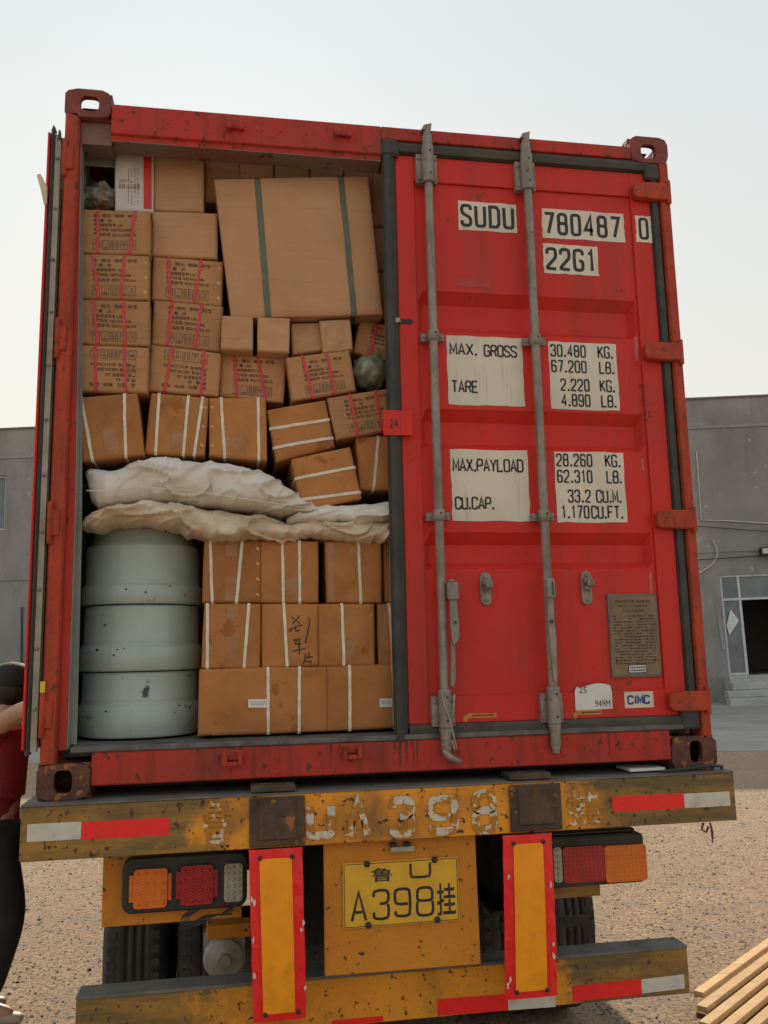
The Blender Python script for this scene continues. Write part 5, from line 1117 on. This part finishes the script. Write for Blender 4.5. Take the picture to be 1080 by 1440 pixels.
# left light cluster on a yellow bracket
q = MB(); q.box(.195, .672, .165, .175, -.452, -.185); q.build('light_bracket', 'yellow', tr, bevel=.003)
def rrect(x0, x1, z0, z1, r, n=5):
    pl = []
    for (cx_, cz_, a0) in ((x0+r, z0+r, PI), (x1-r, z0+r, 1.5*PI), (x1-r, z1-r, 0), (x0+r, z1-r, .5*PI)):
        for k in range(n+1): a = a0+PI/2*k/n; pl.append((cx_+r*math.cos(a), cz_+r*math.sin(a)))
    return pl
def lens(parent, x0, x1, z0, z1, y, mm, nx, nz, name='lens'):
    kk = .55 if nx > 5 else 1.0
    q = MB(); q.prism(rrect(x0, x1, z0, z1, .012), y-.018, y, 'y')
    for i in range(nx):
        for j in range(nz):
            cx_ = x0+(x1-x0)*(i+.5)/nx; cz_ = z0+(z1-z0)*(j+.5)/nz; q.lathe([(0, -.0045*kk), (.004*kk, -.0035*kk), (.0065*kk, -.0002)], (cx_, y-.018, cz_), 8, axis='y')
    return q.build(name, mm, parent, fixn=True)
def lbox(u0, v0, u1, v1, Y): a, b = at(u0, v1, Y), at(u1, v0, Y); return a.x, b.x, a.z, b.z
tl_ = MB(); tl_.prism(rrect(.265, .690, -.405, -.220, .035), .125, .160, 'y'); fr_ = tl_.build('tail_light', 'blackplastic', tr, bevel=.006)
Yl = .120
a = lbox(188, 1219, 236, 1277, Yl); lens(fr_, *a, Yl, 'lensamber', 4, 4)
q = MB(); q.box(a[0]-.016, a[0]-.001, Yl-.008, Yl+.003, a[2]+.02, a[3]-.02); q.box(a[1]+.001, a[1]+.014, Yl-.008, Yl+.003, a[2]+.02, a[3]-.02); q.build('side_lens', 'lensamber', fr_)
a = lbox(254, 1214, 300, 1272, Yl); lens(fr_, *a, Yl, 'lensred', 4, 4)
q = MB(); q.box(a[0]-.016, a[0]-.001, Yl-.008, Yl+.003, a[2]+.02, a[3]-.02); q.box(a[1]+.001, a[1]+.016, Yl-.008, Yl+.003, a[2]+.02, a[3]-.02); q.build('side_lens', 'lensred', fr_)
a = lbox(315, 1212, 341, 1267, Yl); lens(fr_, *a, Yl, 'lensclear', 3, 6)
# right cluster
tl_ = MB(); tl_.prism(rrect(1.805, 2.18, -.415, -.236, .02), .115, .16, 'y'); fr_ = tl_.build('tail_light', 'gasketold', tr, bevel=.006)
q = MB(); q.box(1.82, 2.15, .12, .16, -.2315, -.220); q.build('top_cover', 'blackplastic', fr_, bevel=.004)
a = lbox(778, 1190, 787, 1240, Yl-.008); lens(fr_, *a, Yl-.008, 'lensclear', 1, 6)
a = lbox(791, 1187, 846, 1241, Yl-.008); lens(fr_, *a, Yl-.008, 'lensred', 10, 9)
a = lbox(850, 1185, 905, 1240, Yl-.008); lens(fr_, *a, Yl-.008, 'lensamber', 10, 9)
q = MB(); q.box(1.70, 2.02, .18, .22, -.47, -.422); q.build('light_bracket', 'yellowdirty', tr)
q = MB(); q.box(1.80, 2.215, .78, .80, -.765, -.722); q.prism([(2.175, -.766), (2.232, -.735), (2.232, -.825)], .781, .80, 'y'); q.build('mudguard_stay', 'chassis', tr)
# wiring loops
q = MB()
for k in range(4): 
    o = k*.012; q.tube([(.50+o, .13, -.40), (.47+o*.6, .11, -.42), (.46+o, .10, -.455), (.50+o*1.2, .10, -.44), (.55+o, .11, -.42), (.60+o, .12, -.425), (.64, .13, -.40)], .0028, 6)
q.build('wiring', 'cable', tr)
# brake chamber and yellow bracket
p = at(315, 1350, .72); q = MB(); q.lathe([(0, -.02), (.026, -.02), (.028, -.005), (.045, 0), (.075, .012), (.082, .03), (.086, .032), (.086, .045), (.08, .05), (.07, .14), (0, .14)], (p.x, .72, p.z), 28, axis='y'); q.box(p.x-.085, p.x+.085, .76, .80, p.z+.03, p.z+.10)
q.sm = [False]*len(q.sm); q.build('brake_chamber', 'chamber', tr)
a = lbox(290, 1298, 345, 1322, .60); q = MB(); q.box(a[0], a[1]+.02, .60, .68, a[2], a[3]); q.build('bracket', 'yellow', tr, bevel=.004)
q = MB(); q.tube([(p.x, .79, p.z-.02), (p.x, .9, p.z-.05), (p.x, 1.2, -.9)], .04, 10); q.build('push_rod', 'chassis', tr)
# cord at the right end of the beam
q = MB(); p = at(1000, 1158, -.02); q.tube([(p.x-.03, -.02, p.z+.004), (p.x-.04, -.02, p.z-.02), (p.x-.022, -.02, p.z-.03), (p.x-.012, -.02, p.z-.01)], .004, 6); q.tube([(p.x-.004, -.02, p.z+.004), (p.x+.002, -.02, p.z-.03), (p.x, -.02, p.z-.07)], [.003, .005, .002], 6)
q.build('red_cord', 'redcord', tr)
q = MB(); q.tube([(2.20, -.03, .006), (2.30, -.02, .010), (2.40, -.02, .018), (2.455, -.01, .012), (2.47, .02, .004)], .006, 6); q.build('cable', 'cable', tr)
q = MB(); pa = at(912, 1075, -.01); q.box(pa.x-.07, pa.x+.07, .0, .12, .006, .016); q.build('paper_scrap', 'whitesheet', tr)
tr.rotation_euler = (0, 0, 0)

# ------------------------------------------------------------------ wooden pallet in the lower right
A0 = Vector((2.757, .908, -1.12)); dl_ = Vector((.796, .605, 0)).normalized(); st_ = Vector((.205, .41, 0)); 
pal = thing('wooden_pallet', 'raw pine slatted pallet lying on the ground at the lower right', 'pallet', (3.3, 1.0, GZ))
per = Vector((dl_.y, -dl_.x, 0))
def slat(mb, o, L_, wd, z0, z1):
    a = o; b = o+dl_*L_; mb.hexa([(a.x, a.y, z0), (b.x, b.y, z0), ((b+per*wd).x, (b+per*wd).y, z0), ((a+per*wd).x, (a+per*wd).y, z0), (a.x, a.y, z1), (b.x, b.y, z1), ((b+per*wd).x, (b+per*wd).y, z1), ((a+per*wd).x, (a+per*wd).y, z1)])
rg = random.Random(4)
for k in range(11):
    o = A0-Vector((.43, .90, 0)).normalized()*(-0)+Vector((-.0745, -.157, 0))*k*1.0
    q = MB(); slat(q, o+dl_*rg.uniform(-.01, .01), 1.35, .048, -1.146, -1.12+rg.uniform(-.002, .002)); q.build('slat', 'wood', pal, bevel=.002)
q = MB()
for k in range(10):
    o = A0+Vector((-.0745, -.157, 0))*(k+.5); slat(q, o, 1.33, .0785, -1.21, -1.185)
q.build('lower_boards', 'woodshade', pal, bevel=0)['kind'] = 'stuff'  # solid layer put under the slats so their gaps look deeply shaded
for f in (.12, .65, 1.2):
    q = MB(); a = A0+dl_*f; b = a+Vector((-.0745, -.157, 0))*10.4
    q.hexa([(a.x, a.y, GZ), (a.x+dl_.x*.09, a.y+dl_.y*.09, GZ), (b.x+dl_.x*.09, b.y+dl_.y*.09, GZ), (b.x, b.y, GZ), (a.x, a.y, -1.2105), (a.x+dl_.x*.09, a.y+dl_.y*.09, -1.2105), (b.x+dl_.x*.09, b.y+dl_.y*.09, -1.2105), (b.x, b.y, -1.2105)])
    q.build('stringer', 'wood', pal)

# ------------------------------------------------------------------ person at the left edge
PX, PY = -.60, 1.95
per_ = thing('person', 'person in red shirt and black trousers reaching for the open left door', 'person', (PX, PY, GZ))
def skin(name, J, E_, mm, parent, sub=2):
    me = bpy.data.meshes.new(name); ks = list(J); me.from_pydata([J[k][0] for k in ks], [(ks.index(a), ks.index(b)) for a, b in E_], [])
    o = bpy.data.objects.new(name, me); COL.objects.link(o)
    md = o.modifiers.new('s', 'SKIN'); md.use_smooth_shade = True
    sv = me.skin_vertices[0].data
    for i, k in enumerate(ks):
        r = J[k][1]; sv[i].radius = r if isinstance(r, tuple) else (r, r); sv[i].use_root = (i == 0)
    o.modifiers.new('u', 'SUBSURF').levels = sub
    dg = bpy.context.evaluated_depsgraph_get(); nm = bpy.data.meshes.new_from_object(o.evaluated_get(dg)); bpy.data.objects.remove(o)
    o = bpy.data.objects.new(name, nm); COL.objects.link(o); nm.materials.clear(); nm.materials.append(M[mm])
    for p in nm.polygons: p.use_smooth = True
    attach(o, parent); return o
def pp_(x, y, z): return (PX+x, PY+y, GZ+z)
sh = (-.0, -.0)
BJ = {'pel': (pp_(0, 0, .95), (.13, .11)), 'waist': (pp_(.0, -.01, 1.10), (.12, .10)), 'chest': (pp_(.03, -.01, 1.28), (.15, .13)), 'neck0': (pp_(.02, -.01, 1.45), .07), 'neck': (pp_(.035, -.01, 1.53), .052), 'head': (pp_(.055, -.01, 1.62), (.075, .085)), 'top': (pp_(.045, -.01, 1.72), (.07, .08)),
      'sR': (pp_(.0, -.19, 1.45), .058), 'eR': (pp_(.18, -.33, 1.555), .050), 'wR': (pp_(.38, -.50, 1.60), .030), 'hR': (pp_(.45, -.57, 1.60), .030),
      'sL': (pp_(.0, .18, 1.42), .055), 'eL': (pp_(-.05, .27, 1.15), .042), 'wL': (pp_(-.24, .30, .94), .028), 'hL': (pp_(-.27, .31, .87), .030),
      'hipR': (pp_(.02, -.09, .90), .09), 'kR': (pp_(.12, -.10, .52), .068), 'aR': (pp_(.02, -.10, .09), .042), 'tR': (pp_(.16, -.12, .04), .035),
      'hipL': (pp_(-.02, .09, .90), .09), 'kL': (pp_(.0, .10, .50), .062), 'aL': (pp_(-.12, .10, .09), .042), 'tL': (pp_(.02, .12, .04), .035)}
BE = [('pel', 'waist'), ('waist', 'chest'), ('chest', 'neck0'), ('neck0', 'neck'), ('neck', 'head'), ('head', 'top'), ('neck0', 'sR'), ('sR', 'eR'), ('eR', 'wR'), ('wR', 'hR'), ('neck0', 'sL'), ('sL', 'eL'), ('eL', 'wL'), ('wL', 'hL'),
      ('pel', 'hipR'), ('hipR', 'kR'), ('kR', 'aR'), ('aR', 'tR'), ('pel', 'hipL'), ('hipL', 'kL'), ('kL', 'aL'), ('aL', 'tL')]
skin('body', BJ, BE, 'skin', per_)
for (h, w0, sd_) in (('hR', 'wR', 1), ('hL', 'wL', -1)):
    hp = Vector(BJ[h][0]); wp = Vector(BJ[w0][0]); d = (hp-wp).normalized(); sv_ = d.cross(Vector((0, 0, 1))).normalized(); up = sv_.cross(d)
    for k in range(5):
        ln = (.055, .085, .095, .088, .07)[k]; o = hp+up*(.032-.018*k)*(1 if k else 1.3)+d*(.015 if k else -.015); dd = (d+up*.8*(k == 0)).normalized(); cur = -sv_*sd_
        J = {'a': (tuple(o), .0105), 'b': (tuple(o+dd*ln*.45), .0095), 'c': (tuple(o+dd*ln*.75+cur*.015), .0085), 'e': (tuple(o+dd*ln*.92+cur*.036), .0075)}; skin('finger', J, [('a', 'b'), ('b', 'c'), ('c', 'e')], 'skin', per_, 1)
def grow(keys, g, rename=None): return {k: (BJ[k][0], tuple(r+g for r in (BJ[k][1] if isinstance(BJ[k][1], tuple) else (BJ[k][1],)*2))) for k in keys}
SJ = grow(['chest', 'waist', 'pel', 'neck0', 'sR', 'sL'], .022); 
for s_, e_, n_ in (('sR', 'eR', 'cR'), ('sL', 'eL', 'cL')): SJ[n_] = (tuple(Vector(BJ[s_][0]).lerp(Vector(BJ[e_][0]), .45)), (.075, .075))
SJ['hem'] = (pp_(0, 0, .86), (.155, .135)); SJ['neck0'] = (pp_(.02, -.01, 1.46), (.075, .075))
skin('shirt', SJ, [('chest', 'waist'), ('waist', 'pel'), ('pel', 'hem'), ('chest', 'neck0'), ('neck0', 'sR'), ('neck0', 'sL'), ('sR', 'cR'), ('sL', 'cL')], 'shirt', per_)
TJ = grow(['pel', 'hipR', 'hipL', 'kR', 'kL'], .022)
TJ['bR'] = (pp_(.02, -.10, .12), (.065, .065)); TJ['bL'] = (pp_(-.12, .10, .12), (.065, .065))
skin('trousers', TJ, [('pel', 'hipR'), ('pel', 'hipL'), ('hipR', 'kR'), ('kR', 'bR'), ('hipL', 'kL'), ('kL', 'bL')], 'trousers', per_)
for (a, t_) in (('aR', 'tR'), ('aL', 'tL')):
    A_ = Vector(BJ[a][0]); T_ = Vector(BJ[t_][0]); d = (T_-A_); d.z = 0; d.normalize(); J = {'a': (tuple(A_+Vector((0, 0, -.04))-d*.03), (.045, .045)), 'b': (tuple(A_+d*.09+Vector((0, 0, -.055))), (.042, .034)), 'c': (tuple(A_+d*.19+Vector((0, 0, -.062))), (.04, .026))}; skin('shoe', J, [('a', 'b'), ('b', 'c')], 'shoe', per_)
hc = Vector(pp_(.055, -.01, 1.66))
hb = blob('hair', (hc.x-.012, hc.y-.004, hc.z+.002), (.100, .094, .112), 'hair', per_, 2, .06)
q = MB(); q.lathe([(.106, -.005), (.110, .012), (.108, .045), (.092, .082), (.055, .108), (.0, .118)], (hc.x-.008, hc.y, hc.z+.022), 28); q.build('cap', 'cap', per_)
q = MB(); q.hexa([(hc.x+.085, hc.y-.07, hc.z+.020), (hc.x+.165, hc.y-.045, hc.z+.010), (hc.x+.165, hc.y+.045, hc.z+.010), (hc.x+.085, hc.y+.07, hc.z+.020), (hc.x+.085, hc.y-.07, hc.z+.027), (hc.x+.165, hc.y-.045, hc.z+.016), (hc.x+.165, hc.y+.045, hc.z+.016), (hc.x+.085, hc.y+.07, hc.z+.027)]); q.build('cap_brim', 'cap', per_, bevel=.003)
q = MB(); q.hexa([(hc.x+.085, hc.y-.010, hc.z-.045), (hc.x+.112, hc.y-.012, hc.z-.045), (hc.x+.112, hc.y+.012, hc.z-.045), (hc.x+.085, hc.y+.010, hc.z-.045), (hc.x+.080, hc.y-.006, hc.z), (hc.x+.09, hc.y-.006, hc.z), (hc.x+.09, hc.y+.006, hc.z), (hc.x+.08, hc.y+.006, hc.z)]); q.build('nose', 'skin', per_, bevel=.004, seg=2)
for sy in (-1, 1):
    q = MB(); q.lathe([(0, -.010), (.008, -.007), (.011, 0), (.008, .007), (0, .010)], (hc.x+.078, hc.y+sy*.032, hc.z-.005), 10); q.build('eye', 'eyewhite', per_)
    blob('ear', (hc.x-.01, hc.y+sy*.084, hc.z-.02), (.018, .010, .030), 'skin', per_, 4, .1, 8)
q = MB(); q.tube([(hc.x+.082, hc.y-.022, hc.z-.078), (hc.x+.088, hc.y, hc.z-.076), (hc.x+.082, hc.y+.022, hc.z-.078)], .006, 6); q.build('mouth', 'redfill', per_)
